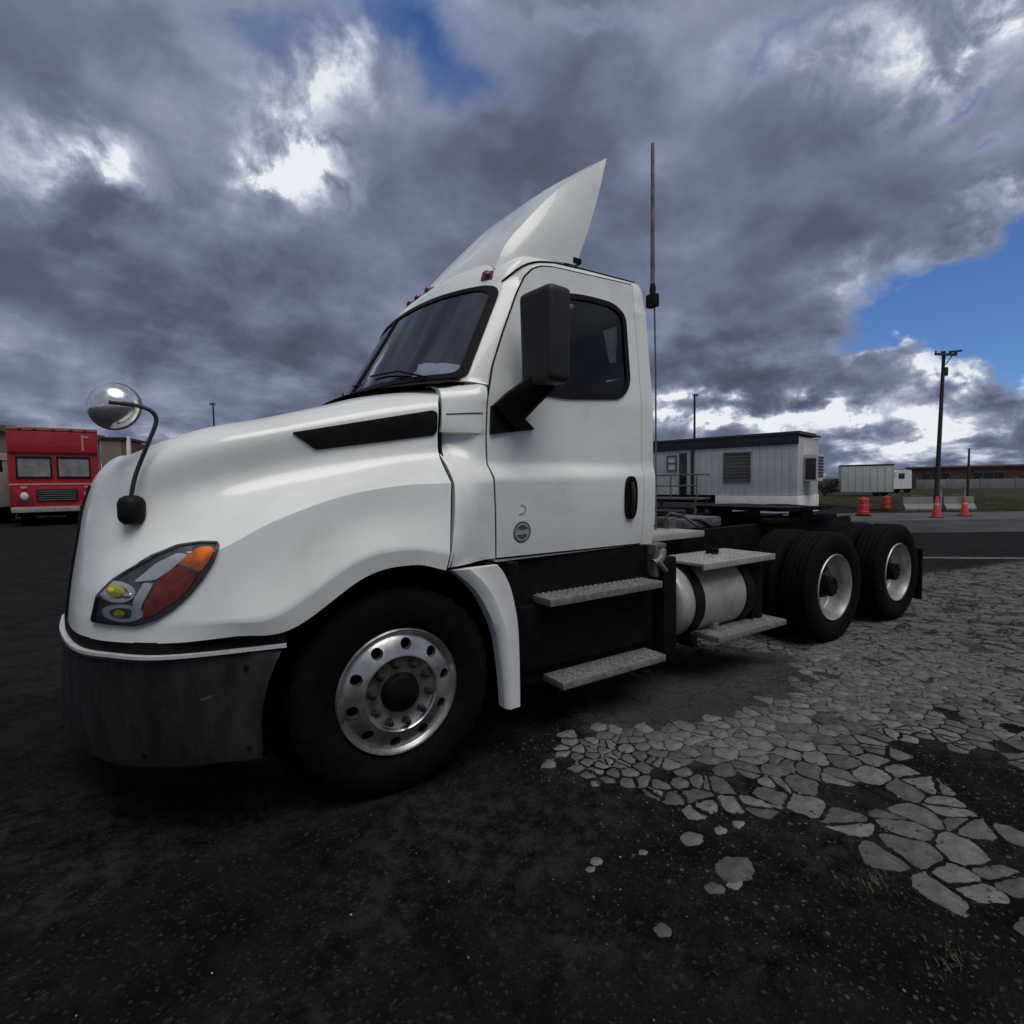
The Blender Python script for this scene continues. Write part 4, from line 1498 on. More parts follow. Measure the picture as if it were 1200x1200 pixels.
GM = bpy.data.materials.new('old_asphalt')
GM.use_nodes = True
t = GM.node_tree
b = t.nodes['Principled BSDF']
co = N(t, 'ShaderNodeNewGeometry').outputs['Position']
pat = N(t, 'ShaderNodeAttribute', attribute_name='patina_distance')
ps = N(t, 'ShaderNodeSeparateColor')
t.links.new(pat.outputs['Color'], ps.inputs[0])
big = noise(t, co, .9, 6, .62)
med = noise(t, co, 3.2, 6, .62)
fin = noise(t, co, 26, 6, .7)
grit = N(t, 'ShaderNodeTexVoronoi', i_Scale=95.0, feature='F1')
t.links.new(co, grit.inputs['Vector'])
gcol = N(t, 'ShaderNodeSeparateColor')
t.links.new(grit.outputs['Color'], gcol.inputs[0])
spk = RAMP(t, gcol.outputs[0], .80, 1.0)
fresh = MIX(t, RAMP(t, med.outputs['Fac'], .34, .68), (.0030, .0030, .0031), (.0100, .0098, .0098))
fresh = MIX(t, M(t, 'MULTIPLY', spk, RAMP(t, fin.outputs['Fac'], .40, .66, .1, .9)), fresh, (.040, .0395, .039))
# faded patches of the older surface
agg = noise(t, co, 11, 5, .7)
fade = M(t, 'MULTIPLY', RAMP(t, big.outputs['Fac'], .42, .64, .10, 1.0), RAMP(t, agg.outputs['Fac'], .36, .66))
fresh = MIX(t, M(t, 'MULTIPLY', fade, .9), fresh, (.027, .0265, .0275))
fresh = MIX(t, M(t, 'MULTIPLY', ps.outputs[2], RAMP(t, med.outputs['Fac'], .3, .7, .35, 1.0)), fresh, (.019, .0187, .0187))  # asphalt colour gets lighter with distance from the camera
cr = N(t, 'ShaderNodeTexVoronoi', feature='DISTANCE_TO_EDGE', i_Scale=5.2, i_Randomness=1.0)
wv = VM(t, 'ADD', co, VM(t, 'SCALE', med.outputs['Color'], scale=.34))
t.links.new(wv, cr.inputs['Vector'])
crk = RAMP(t, cr.outputs['Distance'], .006, .075)
old = MIX(t, RAMP(t, fin.outputs['Fac'], .3, .7), (.085, .081, .078), (.165, .158, .152))
old = MIX(t, M(t, 'MULTIPLY', spk, .4), old, (.19, .185, .18))
old = MIX(t, RAMP(t, med.outputs['Fac'], .46, .66, 0, .85), old, (.026, .025, .025))
crm = M(t, 'MAXIMUM', crk, RAMP(t, fin.outputs['Fac'], .50, .68))
oldc = MIX(t, crm, (.014, .0137, .0135), old)
wornf = RAMP(t, M(t, 'ADD', ps.outputs[1], M(t, 'MULTIPLY', M(t, 'SUBTRACT', med.outputs['Fac'], .5), 1.2)), .35, .8)
base = MIX(t, wornf, fresh, oldc)
dust = MIX(t, RAMP(t, fin.outputs['Fac'], .3, .7), (.046, .043, .039), (.074, .069, .063))
dust = MIX(t, RAMP(t, big.outputs['Fac'], .35, .65), dust, (.044, .041, .039))
dcr = M(t, 'MAXIMUM', RAMP(t, cr.outputs['Distance'], .002, .022), RAMP(t, med.outputs['Fac'], .42, .52))
dust = MIX(t, dcr, (.022, .020, .019), dust)
dusf = RAMP(t, M(t, 'ADD', ps.outputs[0], M(t, 'MULTIPLY', M(t, 'SUBTRACT', med.outputs['Fac'], .5), .9)), .2, .85)
base = MIX(t, dusf, base, dust)
t.links.new(base, b.inputs['Base Color'])
b.inputs['Roughness'].default_value = .93
b.inputs['Specular IOR Level'].default_value = .04
bh1 = N(t, 'ShaderNodeBump', i_Strength=.7, i_Distance=.012)
t.links.new(M(t, 'ADD', fin.outputs['Fac'], M(t, 'MULTIPLY', grit.outputs['Distance'], .8)), bh1.inputs['Height'])
bh2 = N(t, 'ShaderNodeBump', i_Strength=.5, i_Distance=.03)
t.links.new(M(t, 'MULTIPLY', crk, wornf), bh2.inputs['Height'])
t.links.new(bh1.outputs[0], bh2.inputs['Normal'])
t.links.new(bh2.outputs[0], b.inputs['Normal'])
ground = link('ground', gme, GM, None, 60)
ground['kind'] = 'structure'


def gz(x, y):
    return .006 * math.sin(x * 1.7 + .6) * math.sin(y * 2.1) if abs(x) < 12 and abs(y) < 12 else 0.0


# the crocodile-cracked slab: each broken piece stands a little proud of the dark filler
CRACK = [(.70, -.10), (.80, -.40), (1.02, -.77), (1.25, -1.05), (1.40, -1.20), (1.36, -1.47), (1.40, -1.82), (1.64, -1.95), (1.9, -1.85), (2.10, -1.60), (2.14, -1.42), (2.24, -1.24), (2.40, -1.12), (2.66, -1.18), (2.66, -1.62), (2.9, -1.78), (3.4, -1.72), (4.1, -1.5), (4.8, -1.0), (5.0, -.3), (4.6, .25), (3.7, .1), (3.2, -.20), (2.7, -.42), (2.1, -.38), (1.6, -.24), (1.25, -.02), (1.12, .08)]
SLAB = mat('weathered_slab', (.148, .142, .138), .95, var=.30, scale=11, dirt=(.048, .046, .045), dirt_amt=.95, dscale=9, bump=.9, bscale=110, spec=.08)
_t = SLAB.node_tree
_oi = N(_t, 'ShaderNodeObjectInfo')
_b = _t.nodes['Principled BSDF']
_src = _b.inputs['Base Color'].links[0].from_socket
_rv = RAMP(_t, _oi.outputs['Random'], 0, 1, .62, 1.15)
_cc = N(_t, 'ShaderNodeCombineColor')
for _k in range(3):
    _t.links.new(_rv, _cc.inputs[_k])
_t.links.new(MIX(_t, 1.0, _src, _cc.outputs[0], 'MULTIPLY'), _b.inputs['Base Color'])
prng = random.Random(11)
seeds = []
tries = 0
while tries < 40000 and len(seeds) < 3200:
    tries += 1
    p = (prng.uniform(.2, 5.5), prng.uniform(-2.45, .8))
    dd = dist_in(p, CRACK)
    if dd < -.42:
        continue
    near = max(0, 1 - math.hypot(p[0] - 1.7, p[1] + 1.6) / 1.1)
    small = max(0, 1 - math.hypot(p[0] - .95, p[1] + .35) / .6)
    dens = (.074 + .066 * near - .026 * small) * (1 + .45 * prng.random() * prng.random()) + .012 * prng.random()
    if all((p[0] - q[0]) ** 2 + (p[1] - q[1]) ** 2 > dens ** 2 for q in seeds):
        seeds.append(p)


def clip_cell(s, others):
    poly = [(s[0] - .3, s[1] - .3), (s[0] + .3, s[1] - .3), (s[0] + .3, s[1] + .3), (s[0] - .3, s[1] + .3)]
    for o in others:
        mx, my = (s[0] + o[0]) / 2, (s[1] + o[1]) / 2
        dx, dy = o[0] - s[0], o[1] - s[1]
        out = []
        for i in range(len(poly)):
            a, c = poly[i], poly[(i + 1) % len(poly)]
            da, dc = (a[0] - mx) * dx + (a[1] - my) * dy, (c[0] - mx) * dx + (c[1] - my) * dy
            if da <= 0:
                out.append(a)
            if (da < 0) != (dc < 0):
                f = da / (da - dc)
                out.append((a[0] + (c[0] - a[0]) * f, a[1] + (c[1] - a[1]) * f))
        poly = out
        if len(poly) < 3:
            return []
    return poly


def clip_half(poly, c, th, off, sg):
    nx_, ny_ = math.cos(th) * sg, math.sin(th) * sg
    out = []
    for i in range(len(poly)):
        a, e = poly[i], poly[(i + 1) % len(poly)]
        da = (a[0] - c[0]) * nx_ + (a[1] - c[1]) * ny_ - off * sg
        de = (e[0] - c[0]) * nx_ + (e[1] - c[1]) * ny_ - off * sg
        if da <= 0:
            out.append(a)
        if (da < 0) != (de < 0):
            f = da / (da - de)
            out.append((a[0] + (e[0] - a[0]) * f, a[1] + (e[1] - a[1]) * f))
    return out


def area(P):
    return abs(sum(P[i][0] * P[(i + 1) % len(P)][1] - P[(i + 1) % len(P)][0] * P[i][1] for i in range(len(P)))) / 2


def slab_piece(poly, c, h):
    """a broken piece: rough outline, rounded arris, slightly uneven top; local to c"""
    rp = polyround(poly, min(.034, .23 * math.sqrt(area(poly))), 2)
    rp = densify(rp, .022)
    rp = [(p[0] + prng.gauss(0, .0030), p[1] + prng.gauss(0, .0030)) for p in rp]
    tilt = (prng.gauss(0, .02), prng.gauss(0, .02))
    V, F = [], []
    n = len(rp)
    for ins, z in ((0, -.02), (0, h * .45), (.006, h)):
        q = inset(rp, ins) if ins else rp
        for p in q:
            V.append((p[0] - c[0], p[1] - c[1], z + (tilt[0] * (p[0] - c[0]) + tilt[1] * (p[1] - c[1]) if z > 0 else 0)))
    V.append((0, 0, h + .001))
    for L in range(2):
        for i in range(n):
            F.append((L * n + i, L * n + (i + 1) % n, (L + 1) * n + (i + 1) % n, (L + 1) * n + i))
    for i in range(n):
        F.append((2 * n + i, 2 * n + (i + 1) % n, 3 * n))
    return V, F


cells = []
for s in seeds:
    dd = dist_in(s, CRACK)
    if dd < -.015 and (dd < -.09 or prng.random() < .85):
        continue
    ns = sorted(seeds, key=lambda q: (q[0] - s[0]) ** 2 + (q[1] - s[1]) ** 2)[1:15]
    poly = clip_cell(s, ns)
    if len(poly) < 3 or area(poly) < .0006:
        continue
    # the joints open towards the rim of the slab; some pieces are missing
    low_edge = 9 if dd > .6 else dist_in(s, CRACK[:20] + [(3.5, .6), (1.0, .6)])
    side_low = max(0, 1 - low_edge / .35)
    far = max(0, (s[0] - 2.8) / 2.0)
    lowf = math.sin(s[0] * 5.1 + 1.3) * math.sin(s[1] * 6.3 - .4) + .5 * math.sin(s[0] * 11 + s[1] * 9)
    if prng.random() < .015 + .06 * side_low + (.40 if lowf > .95 else 0) + .22 * min(1, far):
        continue
    if dd > .03 and prng.random() < .42 and area(poly) > .003:
        th = prng.random() * math.pi
        off = prng.uniform(-.2, .2) * math.sqrt(area(poly))
        cxy = (sum(p[0] for p in poly) / len(poly), sum(p[1] for p in poly) / len(poly))
        halves = []
        for sg in (1, -1):
            hp_ = clip_half(poly, cxy, th, off, sg)
            if len(hp_) > 2 and area(hp_) > .0009:
                halves.append(hp_)
    else:
        halves = [poly]
    gap = .0034 + .010 * side_low ** 1.5 + .004 * prng.random() + .002 * min(1, far)
    for hp_ in halves:
        q = inset(hp_, gap * (1 if len(halves) == 1 else .8))
        if area(q) < .0004 or area(q) > area(hp_):
            continue
        cells.append(((sum(p[0] for p in q) / len(q), sum(p[1] for p in q) / len(q)), q))
for (x, y, r) in ((.88, -.97, .05), (.86, -1.17, .082), (.72, -1.19, .036), (.80, -1.22, .03), (.42, -1.21, .035), (.65, -.91, .022), (.46, -.84, .026), (.41, -.86, .018), (1.42, -1.9, .06), (1.02, -1.0, .03), (1.35, -1.66, .05), (1.12, -1.02, .03)):
    k = prng.randint(5, 7)
    a0 = prng.random() * 6
    cells.append(((x, y), [(x + r * prng.uniform(.75, 1.2) * 1.15 * math.cos(a0 + 6.283 * i / k), y + r * prng.uniform(.75, 1.2) * .9 * math.sin(a0 + 6.283 * i / k)) for i in range(k)]))
cells.sort(key=lambda c: -area(c[1]) / ((c[0][0] - CAM.x) ** 2 + (c[0][1] - CAM.y) ** 2) ** 1.25)
rest = []
for i, (s, q) in enumerate(cells):
    h = .002 + .003 * prng.random()
    vf = slab_piece(q, s, h)
    if i < 295:
        o = obj('asphalt_piece', vf, SLAB, ground, 50)
        o.location = (s[0], s[1], gz(*s))
    else:
        rest.append(([(p[0] + s[0], p[1] + s[1], p[2] + gz(*s)) for p in vf[0]], vf[1]))
if rest:
    o = obj('asphalt_fragments', join(*rest), SLAB, ground, 50)
    o['kind'] = 'stuff'

# loose grit and small stones
STONE = mat('grit', (.020, .0195, .019), .9, var=.7, scale=1.3, spec=.2)
STONEL = mat('pale_grit', (.22, .215, .21), .9, var=.4, scale=3, spec=.2)
ico = bmesh.new()
bmesh.ops.create_icosphere(ico, subdivisions=1, radius=1)
ico.verts.index_update()
IV, IF = [v.co.copy() for v in ico.verts], [tuple(v.index for v in f.verts) for f in ico.faces]
ico.free()


def gravel(n, smin, smax, m, area_, label, seed):
    r = random.Random(seed)
    V, F = [], []
    for _ in range(n):
        d = r.random() ** 1.6
        x, y = area_(r)
        s = smin + (smax - smin) * r.random() ** 3
        k = len(V)
        rot = Matrix.Rotation(r.random() * 6.28, 3, 'Z')
        sx, sy, sz = s * r.uniform(.7, 1.3), s * r.uniform(.7, 1.3), s * r.uniform(.4, .8)
        for v in IV:
            q = rot @ Vector((v.x * sx * r.uniform(.8, 1.15), v.y * sy * r.uniform(.8, 1.15), v.z * sz))
            V.append((x + q.x, y + q.y, gz(x, y) + sz * .4 + q.z))
        F += [tuple(i + k for i in f) for f in IF]
    o = obj('gravel', (V, F), m, None, 0)
    o['kind'] = 'stuff'
    o['label'] = label
    return o


gravel(3800, .002, .008, STONE, lambda r: (r.uniform(-3.2, 4.5), r.uniform(-2.2, .4) - .3 * r.random()), 'dark grit scattered over the asphalt', 3)
gravel(2600, .003, .010, mat('slab_grit', (.036, .035, .034), .95, var=.6, scale=2), lambda r: (r.uniform(.6, 3.6), r.uniform(-2.0, .2)), 'grit lying over the cracked slab', 9)
gravel(110, .002, .006, STONEL, lambda r: (r.uniform(-2.0, 2.5), r.uniform(-2.0, -.3)), 'few pale chips of stone on the asphalt', 4)

# weeds in the joints
WEED = mat('weed', (.050, .052, .020), .8, var=.5, scale=9)


def weed(x, y, n, seed, label):
    r = random.Random(seed)
    V, F = [], []
    for _ in range(n):
        a, rad = r.random() * 6.28, abs(r.gauss(0, .07))
        px, py = x + rad * math.cos(a), y + rad * .6 * math.sin(a)
        h, b_ = r.uniform(.008, .03), r.random() * 6.28
        wd = .0025
        k = len(V)
        lx, ly = math.cos(b_) * h * .9, math.sin(b_) * h * .9
        V += [(px - wd, py, gz(px, py)), (px + wd, py, gz(px, py)), (px + lx * .5 + wd, py + ly * .5, h * .7), (px + lx * .5 - wd, py + ly * .5, h * .7), (px + lx, py + ly, h)]
        F += [(k, k + 1, k + 2, k + 3), (k + 3, k + 2, k + 4)]
    o = obj('weed_tuft', (V, F), WEED, None, 0)
    tag(o, label, 'weeds', kind='stuff')


weed(1.22, -1.52, 90, 1, 'olive weeds in the dark joint below the cracked slab')
weed(1.06, -1.80, 70, 2, 'olive weeds at the bottom right edge of the asphalt')

# =================================================================== BACKGROUND
FH = Vector((math.cos(R(YAW)), math.sin(R(YAW)), 0))
RH = Vector((math.sin(R(YAW)), -math.cos(R(YAW)), 0))
O0 = Vector((CAM.x, CAM.y, 0))


def G(x, d, z=0.0):
    """point x metres to the right of and d metres ahead of the photographer"""
    p = O0 + RH * x + FH * d
    return Vector((p.x, p.y, z))


def heading(dx, dd):
    v = RH * dx + FH * dd
    return math.atan2(v.y, v.x)


def flat(name, pts, z, m, label=None, dens=None):
    V = [(*G(*p)[:2], z) for p in pts]
    o = obj(name, (V, [tuple(range(len(V)))]), m, None, 0)
    o['kind'] = 'structure'
    return o


ROADA = mat('road_surface', (.085, .085, .088), .9, var=.25, scale=.9, bump=.3, bscale=30, spec=.1)
ROADB = mat('road_dark', (.055, .055, .057), .9, var=.3, scale=.7, bump=.3, bscale=30, spec=.1)
PAINT = mat('road_paint', (.10, .10, .098), .9, var=.6, scale=5)
GRASS = mat('verge_grass', (.036, .037, .018), .95, var=.5, scale=.8, bump=.8, bscale=14, spec=.05)
flat('road', [(4.0, 14.2), (60, 12.2), (60, 16.5), (4.0, 18.3)], .012, ROADB)
flat('road', [(2.0, 18.3), (60, 16.5), (60, 21.5), (2.0, 22.2)], .016, ROADA)
flat('road_marking', [(5.6, 9.9), (14, 8.6), (14, 8.78), (5.6, 10.1)], .008, PAINT)
flat('grass_verge', [(16.3, 22.0), (70, 19.6), (120, 62), (24, 66)], .03, GRASS)
# grass blades at the near edge of the verge
r = random.Random(5)
V, F = [], []
for _ in range(9000):
    x = r.uniform(16.5, 34)
    d = 21.95 - (x - 16.3) * .045 + r.random() ** 2 * 12
    p = G(x, d, .03)
    h = r.uniform(.05, .16)
    a = r.random() * 6.28
    k = len(V)
    V += [(p.x - .012, p.y, .03), (p.x + .012, p.y, .03), (p.x + .06 * math.cos(a), p.y + .06 * math.sin(a), .03 + h)]
    F.append((k, k + 1, k + 2))
o = obj('grass', (V, F), GRASS, None, 0)
tag(o, kind='stuff', label='dull olive grass on the verge by the road')

# ---- office trailer behind the truck
TW = mat('trailer_cladding', (.52, .525, .51), .6, var=.08, scale=1.2, dirt=(.27, .265, .25), dirt_amt=.5, dscale=.8)
TW2 = mat('trailer_end', (.50, .505, .50), .6, var=.08, scale=1.2, dirt=(.18, .175, .16), dirt_amt=.5, dscale=.8)
TROOF = mat('trailer_roof_trim', (.020, .022, .030), .5, var=.2)
SKIRT = mat('white_skirting', (.80, .80, .78), .6, var=.06, scale=1, dirt=(.35, .34, .32), dirt_amt=.4)
DKGLASS = mat('dark_window', (.02, .024, .026), .12, var=.2)
PALEGL = mat('pale_blind', (.62, .63, .62), .5, var=.1)
FRAMEG = mat('grey_window_frame', (.11, .112, .11), .5)
tr = thing('office_trailer', 'grey site office trailer with dark roof edge behind the semi truck', 'trailer', G(11.85, 22.0), heading(-5.0, 4.9))
L, W, H0, H1 = 13.0, 3.0, .80, 3.36
nb = int(L / .30)
obj('floor_frame', bx(.05, L - .05, -W + .05, -.05, .45, H0 - .01, .02), BLACKM, tr)
for i in range(nb):
    o = obj('cladding_panel', bx(i * L / nb + .004, (i + 1) * L / nb - .004, -.05, .0, H0, H1 - .35, .008), TW, tr)
obj('wall', join(bx(0, L, -W, -.03, H0, H1 - .1, 0)), TW, tr)
for i in range(9):
    obj('end_panel', bx(-.02, .02, -W + i * W / 9 + .004, -W + (i + 1) * W / 9 - .004, H0, H1 - .12, .01), TW2, tr)
obj('roof', join(bx(-.10, L + .1, -W - .1, .10, H1 - .02, H1 + .06, .03), box((L / 2, -W / 2, H1 + .10), (L, W * .8, .08), .03)), TROOF, tr)
obj('roof_trim', bx(-.05, L + .05, -.03, .06, H1 - .42, H1, .02), TROOF, tr)
for (x0, x1, z0, z1, nm, gm) in ((1.85, 3.07, 1.36, 2.72, 'window', DKGLASS), (5.34, 5.86, 1.95, 2.72, 'window', PALEGL)):
    f = obj(nm, join(bx(x0, x1, .0, .05, z0, z0 + .07, .005), bx(x0, x1, .0, .05, z1 - .07, z1, .005), bx(x0, x0 + .07, .0, .05, z0 + .07, z1 - .07, .005), bx(x1 - .07, x1, .0, .05, z0 + .07, z1 - .07, .005), bx(x0 + .07, x1 - .07, .0, .045, (z0 + z1) / 2 - .03, (z0 + z1) / 2 + .03, .005)), FRAMEG, tr)
    obj('pane', bx(x0 + .07, x1 - .07, .005, .02, z0 + .07, z1 - .07, 0), gm, f)
    for k in range(8):
        obj('slat', bx(x0 + .09, x1 - .09, .018, .026, z0 + .1 + k * (z1 - z0 - .2) / 8, z0 + .18 + k * (z1 - z0 - .2) / 8, 0), FRAMEG if gm is DKGLASS else PALEGL, f)
dr = obj('door', bx(4.83, 5.2, .0, .05, H0, 2.80, .01), DKGLASS, tr)
obj('handle', box((4.9, .08, 1.7), (.12, .04, .04), .01), STEEL, dr)
obj('downpipe', bx(4.46, 4.60, .0, .09, H0, 2.95, .02), TROOF, tr)
ac = obj('air_conditioner', join(box((-.30, -1.25, 1.95), (.50, .95, 1.15), .04)), TW, tr)
for k in range(7):
    obj('louvre', box((-.565, -1.25, 1.6 + k * .13), (.03, .75, .07), .006), TROOF, ac)
obj('side_louvre', bx(-.50, -.10, -.775, -.76, 1.45, 2.35, .003), TROOF, ac)
obj('skirting', join(bx(-.04, 3.42, -.01, .06, .03, H0 - .02, .01), bx(-.06, -.0, -W, .05, .02, H0 - .02, .01)), SKIRT, tr)
st = obj('entrance_landing', join(bx(3.6, 6.2, .12, 1.5, .62, .70, .01), *[bx(x, x + .09, .2, .29, 0, .62, 0) for x in (3.7, 6.0)], *[bx(x, x + .09, 1.35, 1.44, 0, .62, 0) for x in (3.7, 6.0)], *[bx(6.2 + .3 * k, 6.5 + .3 * k, .2, 1.4, .48 - .2 * k, .53 - .2 * k, .005) for k in range(3)]), STEEL, tr)
obj('railing', join(*[tube(p, .035, 6) for p in ([(x - 2.8, y, z) for x, y, z in q_] for q_ in ([(6.45, 1.45, .7), (6.45, 1.45, 1.75)], [(8.9, 1.45, .7), (8.9, 1.45, 1.75)], [(7.7, 1.45, .7), (7.7, 1.45, 1.75)], [(6.45, 1.45, 1.75), (8.9, 1.45, 1.75)], [(6.45, 1.45, 1.25), (8.9, 1.45, 1.25)], [(6.45, .15, 1.75), (6.45, 1.45, 1.75)]))]), STEEL, st)

# ---- white box trailer and white cab further back
bt = thing('box_trailer', 'low white box trailer parked beyond the orange drums', 'trailer', G(26.3, 42.3), heading(3.1, -1.6))
bt.scale = (.74, 1, 1)
obj('body', bx(0, 4.7, 0, 2.4, .35, 2.42, .04), mat('box_trailer_white', (.52, .54, .53), .5, var=.06, scale=1, dirt=(.35, .36, .35), dirt_amt=.4), bt)
for k in range(8):
    obj('post', bx(.05 + k * .65, .09 + k * .65, -.03, 0, .4, 2.38, .005), TW2, bt)
obj('roof_cap', bx(-.03, 4.73, -.03, 2.43, 2.42, 2.52, .02), TROOF, bt)
for x in (3.2, 3.9):
    obj('wheel', lathe([(.0, -.1), (.18, -.1), (.33, -.1), (.36, -.06), (.36, .1), (.0, .1)], 20, (x, .12, .36)), RUBBER, bt)
obj('coupling', tube([(0, 1.2, .45), (-1.1, 1.2, .45)], .06, 8), BLACKM, bt)
vt = thing('delivery_van', 'small white van beside the white box trailer', 'van', G(36.2, 50.0), heading(1, .1))
vp = [(-.95, .42), (-.95, 1.1), (-.90, 1.25), (-.72, 1.95), (-.5, 2.12), (.8, 2.15), (.86, 2.05), (.9, .42)]
VV = [(x, y, z) for y in (-.9, .9) for x, z in vp]
n = len(vp)
obj('body', (VV, [tuple(range(n)), tuple(reversed(range(n, 2 * n)))] + [(i, i + n, (i + 1) % n + n, (i + 1) % n) for i in range(n)]), mat('van_white', (.66, .67, .67), .4), vt)
obj('window', bx(-.45, .15, -.915, -.895, 1.35, 1.85, .005), DKGLASS, vt)
obj('windscreen', box((-.835, 0, 1.6), (.03, 1.5, .6), .005, Matrix.Rotation(R(14), 3, 'Y')), DKGLASS, vt)
for x in (-.55, .55):
    obj('wheel', lathe([(.0, -.09), (.2, -.09), (.33, -.06), (.33, .09), (.0, .09)], 18, (x, -.8, .34)), RUBBER, vt)
    obj('wheel', lathe([(.0, -.09), (.2, -.09), (.33, -.06), (.33, .09), (.0, .09)], 18, (x, .8, .34)), RUBBER, vt)

# ---- dark shrubs right of the trailer, in front of the boxes
LEAF = mat('shrub_leaves', (.022, .028, .016), .8, var=.6, scale=3)
BARK = mat('bark', (.05, .042, .035), .9, var=.3)


def shrub(name, label, x, d, wd, h, n, seed, cat='shrub', group=None, trunk=0.0):
    r = random.Random(seed)
    o = thing(name, label, cat, G(x, d), 0, group)
    V, F = [], []
    lumps = [(r.uniform(-.35, .35) * wd, r.uniform(-.3, .3) * wd, r.uniform(.35, .75) * h, r.uniform(.22, .36)) for _ in range(7)]
    for _ in range(n):
        cx, cy, cz, rad = r.choice(lumps)
        v = Vector((r.gauss(0, 1), r.gauss(0, 1), r.gauss(0, 1))).normalized() * rad * r.random() ** .4
        p = Vector((cx + v.x * wd, cy + v.y * wd, max(.05, cz + v.z * h)))
        s = r.uniform(.05, .11) * (h / 1.5) ** .5
        u = Vector((r.gauss(0, 1), r.gauss(0, 1), r.gauss(0, 1))).normalized()
        q = u.orthogonal().normalized()
        k = len(V)
        V += [tuple(p + u * s), tuple(p + q * s * .6), tuple(p - u * s), tuple(p - q * s * .6)]
        F.append((k, k + 1, k + 2, k + 3))
    obj('crown', (V, F), LEAF, o, 0)
    st_ = [tube([(0, 0, 0), (lx * .5, ly * .5, lz * .55), (lx, ly, lz)], [.05 * h / 2, .035 * h / 2, .015], 6) for lx, ly, lz, _ in lumps]
    obj('trunk', join(*st_), BARK, o)
    return o


shrub('shrub', 'dark bush between office trailer and white box trailer', 26.0, 44.0, 2.2, 1.5, 900, 21)
shrub('shrub', 'low dark bush right of the white van, before the brick building', 46.5, 66, 5.5, 2.2, 1500, 22)

# ---- long brick building on the right, pale wall in front of it
BR = mat('brick_wall', (.155, .066, .048), .85, var=.3, scale=1.5, dirt=(.10, .055, .045), dirt_amt=.5)
BRT = mat('brick_parapet', (.20, .12, .10), .85, var=.2)
bb = thing('brick_building', 'long low red brick building with dark windows beyond the verge', 'building', G(55.2, 74.0), heading(26, -22))
bb.scale = (1, 1, .86)
obj('wall', bx(0, 60, 0, 14, 0, 3.05, .02), BR, bb)
obj('roof', bx(-.2, 60.2, -.25, 14.2, 3.05, 3.35, .03), BRT, bb)
for k in range(11):
    x = 1.6 + k * 5.3
    wf = obj('window', join(bx(x, x + 3.1, -.10, -.0, .85, .93, 0), bx(x, x + 3.1, -.10, 0, 2.2, 2.28, 0), *[bx(x + j * 1.03, x + .07 + j * 1.03, -.10, 0, .93, 2.2, 0) for j in range(3)], bx(x + 3.03, x + 3.1, -.10, 0, .93, 2.2, 0)), FRAMEG, bb)
    obj('pane', bx(x + .03, x + 3.07, -.05, -.03, .9, 2.25, 0), mat('green_dark_pane', (.016, .024, .022), .15) if k == 0 else bpy.data.materials['green_dark_pane'], wf)
pw = thing('low_wall', 'long pale low wall in front of the red brick building', 'wall', G(50.5, 66.0), heading(26, -22))
pw.scale = (1, 1, 1.45)
CONC = mat('pale_concrete', (.30, .29, .275), .85, var=.15, scale=.8, dirt=(.19, .185, .17), dirt_amt=.5)
for k in range(20):
    obj('wall_panel', bx(k * 3.0, k * 3.0 + 2.97, 0, .2, 0, .78, .02), CONC, pw)
for k in range(21):
    obj('post', bx(k * 3.0 - .06, k * 3.0 + .06, -.05, .25, 0, .9, .01), CONC, pw)

# ---- utility and lamp poles
POLE = mat('creosote_pole', (.040, .036, .034), .9, var=.3, scale=3)


def utility_pole(label, x, d, h, arms, lean=0.0, group=None, r0=.16):
    o = thing('utility_pole', label, 'pole', G(x, d), heading(1, .15), group)
    obj('pole', tube([(0, 0, 0), (lean * .5, 0, h * .5), (lean, 0, h)], [r0, r0 * .85, r0 * .65], 10), POLE, o)
    for (z, ln, tilt) in arms:
        obj('crossarm', box((lean, -.12, z), (ln, .10, .12), .01, Matrix.Rotation(tilt, 3, 'Y')), POLE, o)
        for k in (-.48, -.2, .2, .48):
            obj('insulator', lathe([(.03, 0), (.05, .04), (.04, .12), (.0, .14)], 8, (lean + k * ln, -.12, z + .06 - math.tan(tilt) * k * ln), 'z'), STEEL, o)
    return o


o = utility_pole('tall dark utility pole with crossarms beside the orange cones', 23.6, 29.4, 8.35, [(8.15, 1.35, 0.0)], .22, None, .12)
obj('crossarm', box((.78, -.16, 8.32), (.75, .10, .10), .01, Matrix.Rotation(R(-6), 3, 'Y')), POLE, o)
obj('arm_brace', tube([(.22, -.12, 7.6), (.75, -.14, 8.28)], .03, 6), POLE, o)
obj('transformer', lathe([(.0, 0), (.09, .02), (.10, .06), (.10, .42), (.07, .48), (.0, .5)], 14, (.33, -.05, 7.0), 'z'), TROOF, o)
utility_pole('short thin grey pole right of the tall utility pole', 25.0, 29.0, 3.0, [], 0, None, .07)
utility_pole('slim bare pole rising above the office trailer roof', 16.9, 49.0, 9.4, [(9.2, .5, 0)], 0, None, .13)
utility_pole('thin bare pole far off above the hood of the truck', -30.6, 55.0, 10.2, [(10.0, .5, 0)], 0, None, .12)

# ---- cones, drums and barriers by the road
ORANGE = mat('orange_plastic', (.52, .045, .030), .5, var=.12, scale=5, dirt=(.25, .04, .03), dirt_amt=.4)
WBAND = mat('white_band', (.50, .42, .41), .5, var=.1)


def cone(label, x, d, h):
    o = thing('traffic_cone', label, 'traffic cone', G(x, d), rng.random(), 'orange cones and drums along the road')
    obj('base', box((0, 0, .02), (h * .56, h * .56, .04), .012), BLACKP, o)
    obj('body', lathe([(h * .20, .04), (h * .185, .07), (h * .055, h * .97), (h * .04, h), (0, h)], 20, (0, 0, 0), 'z'), ORANGE, o)
    obj('reflective_collar', lathe([(h * .134, h * .42), (h * .099, h * .68)], 20, (0, 0, 0), 'z'), WBAND, o)


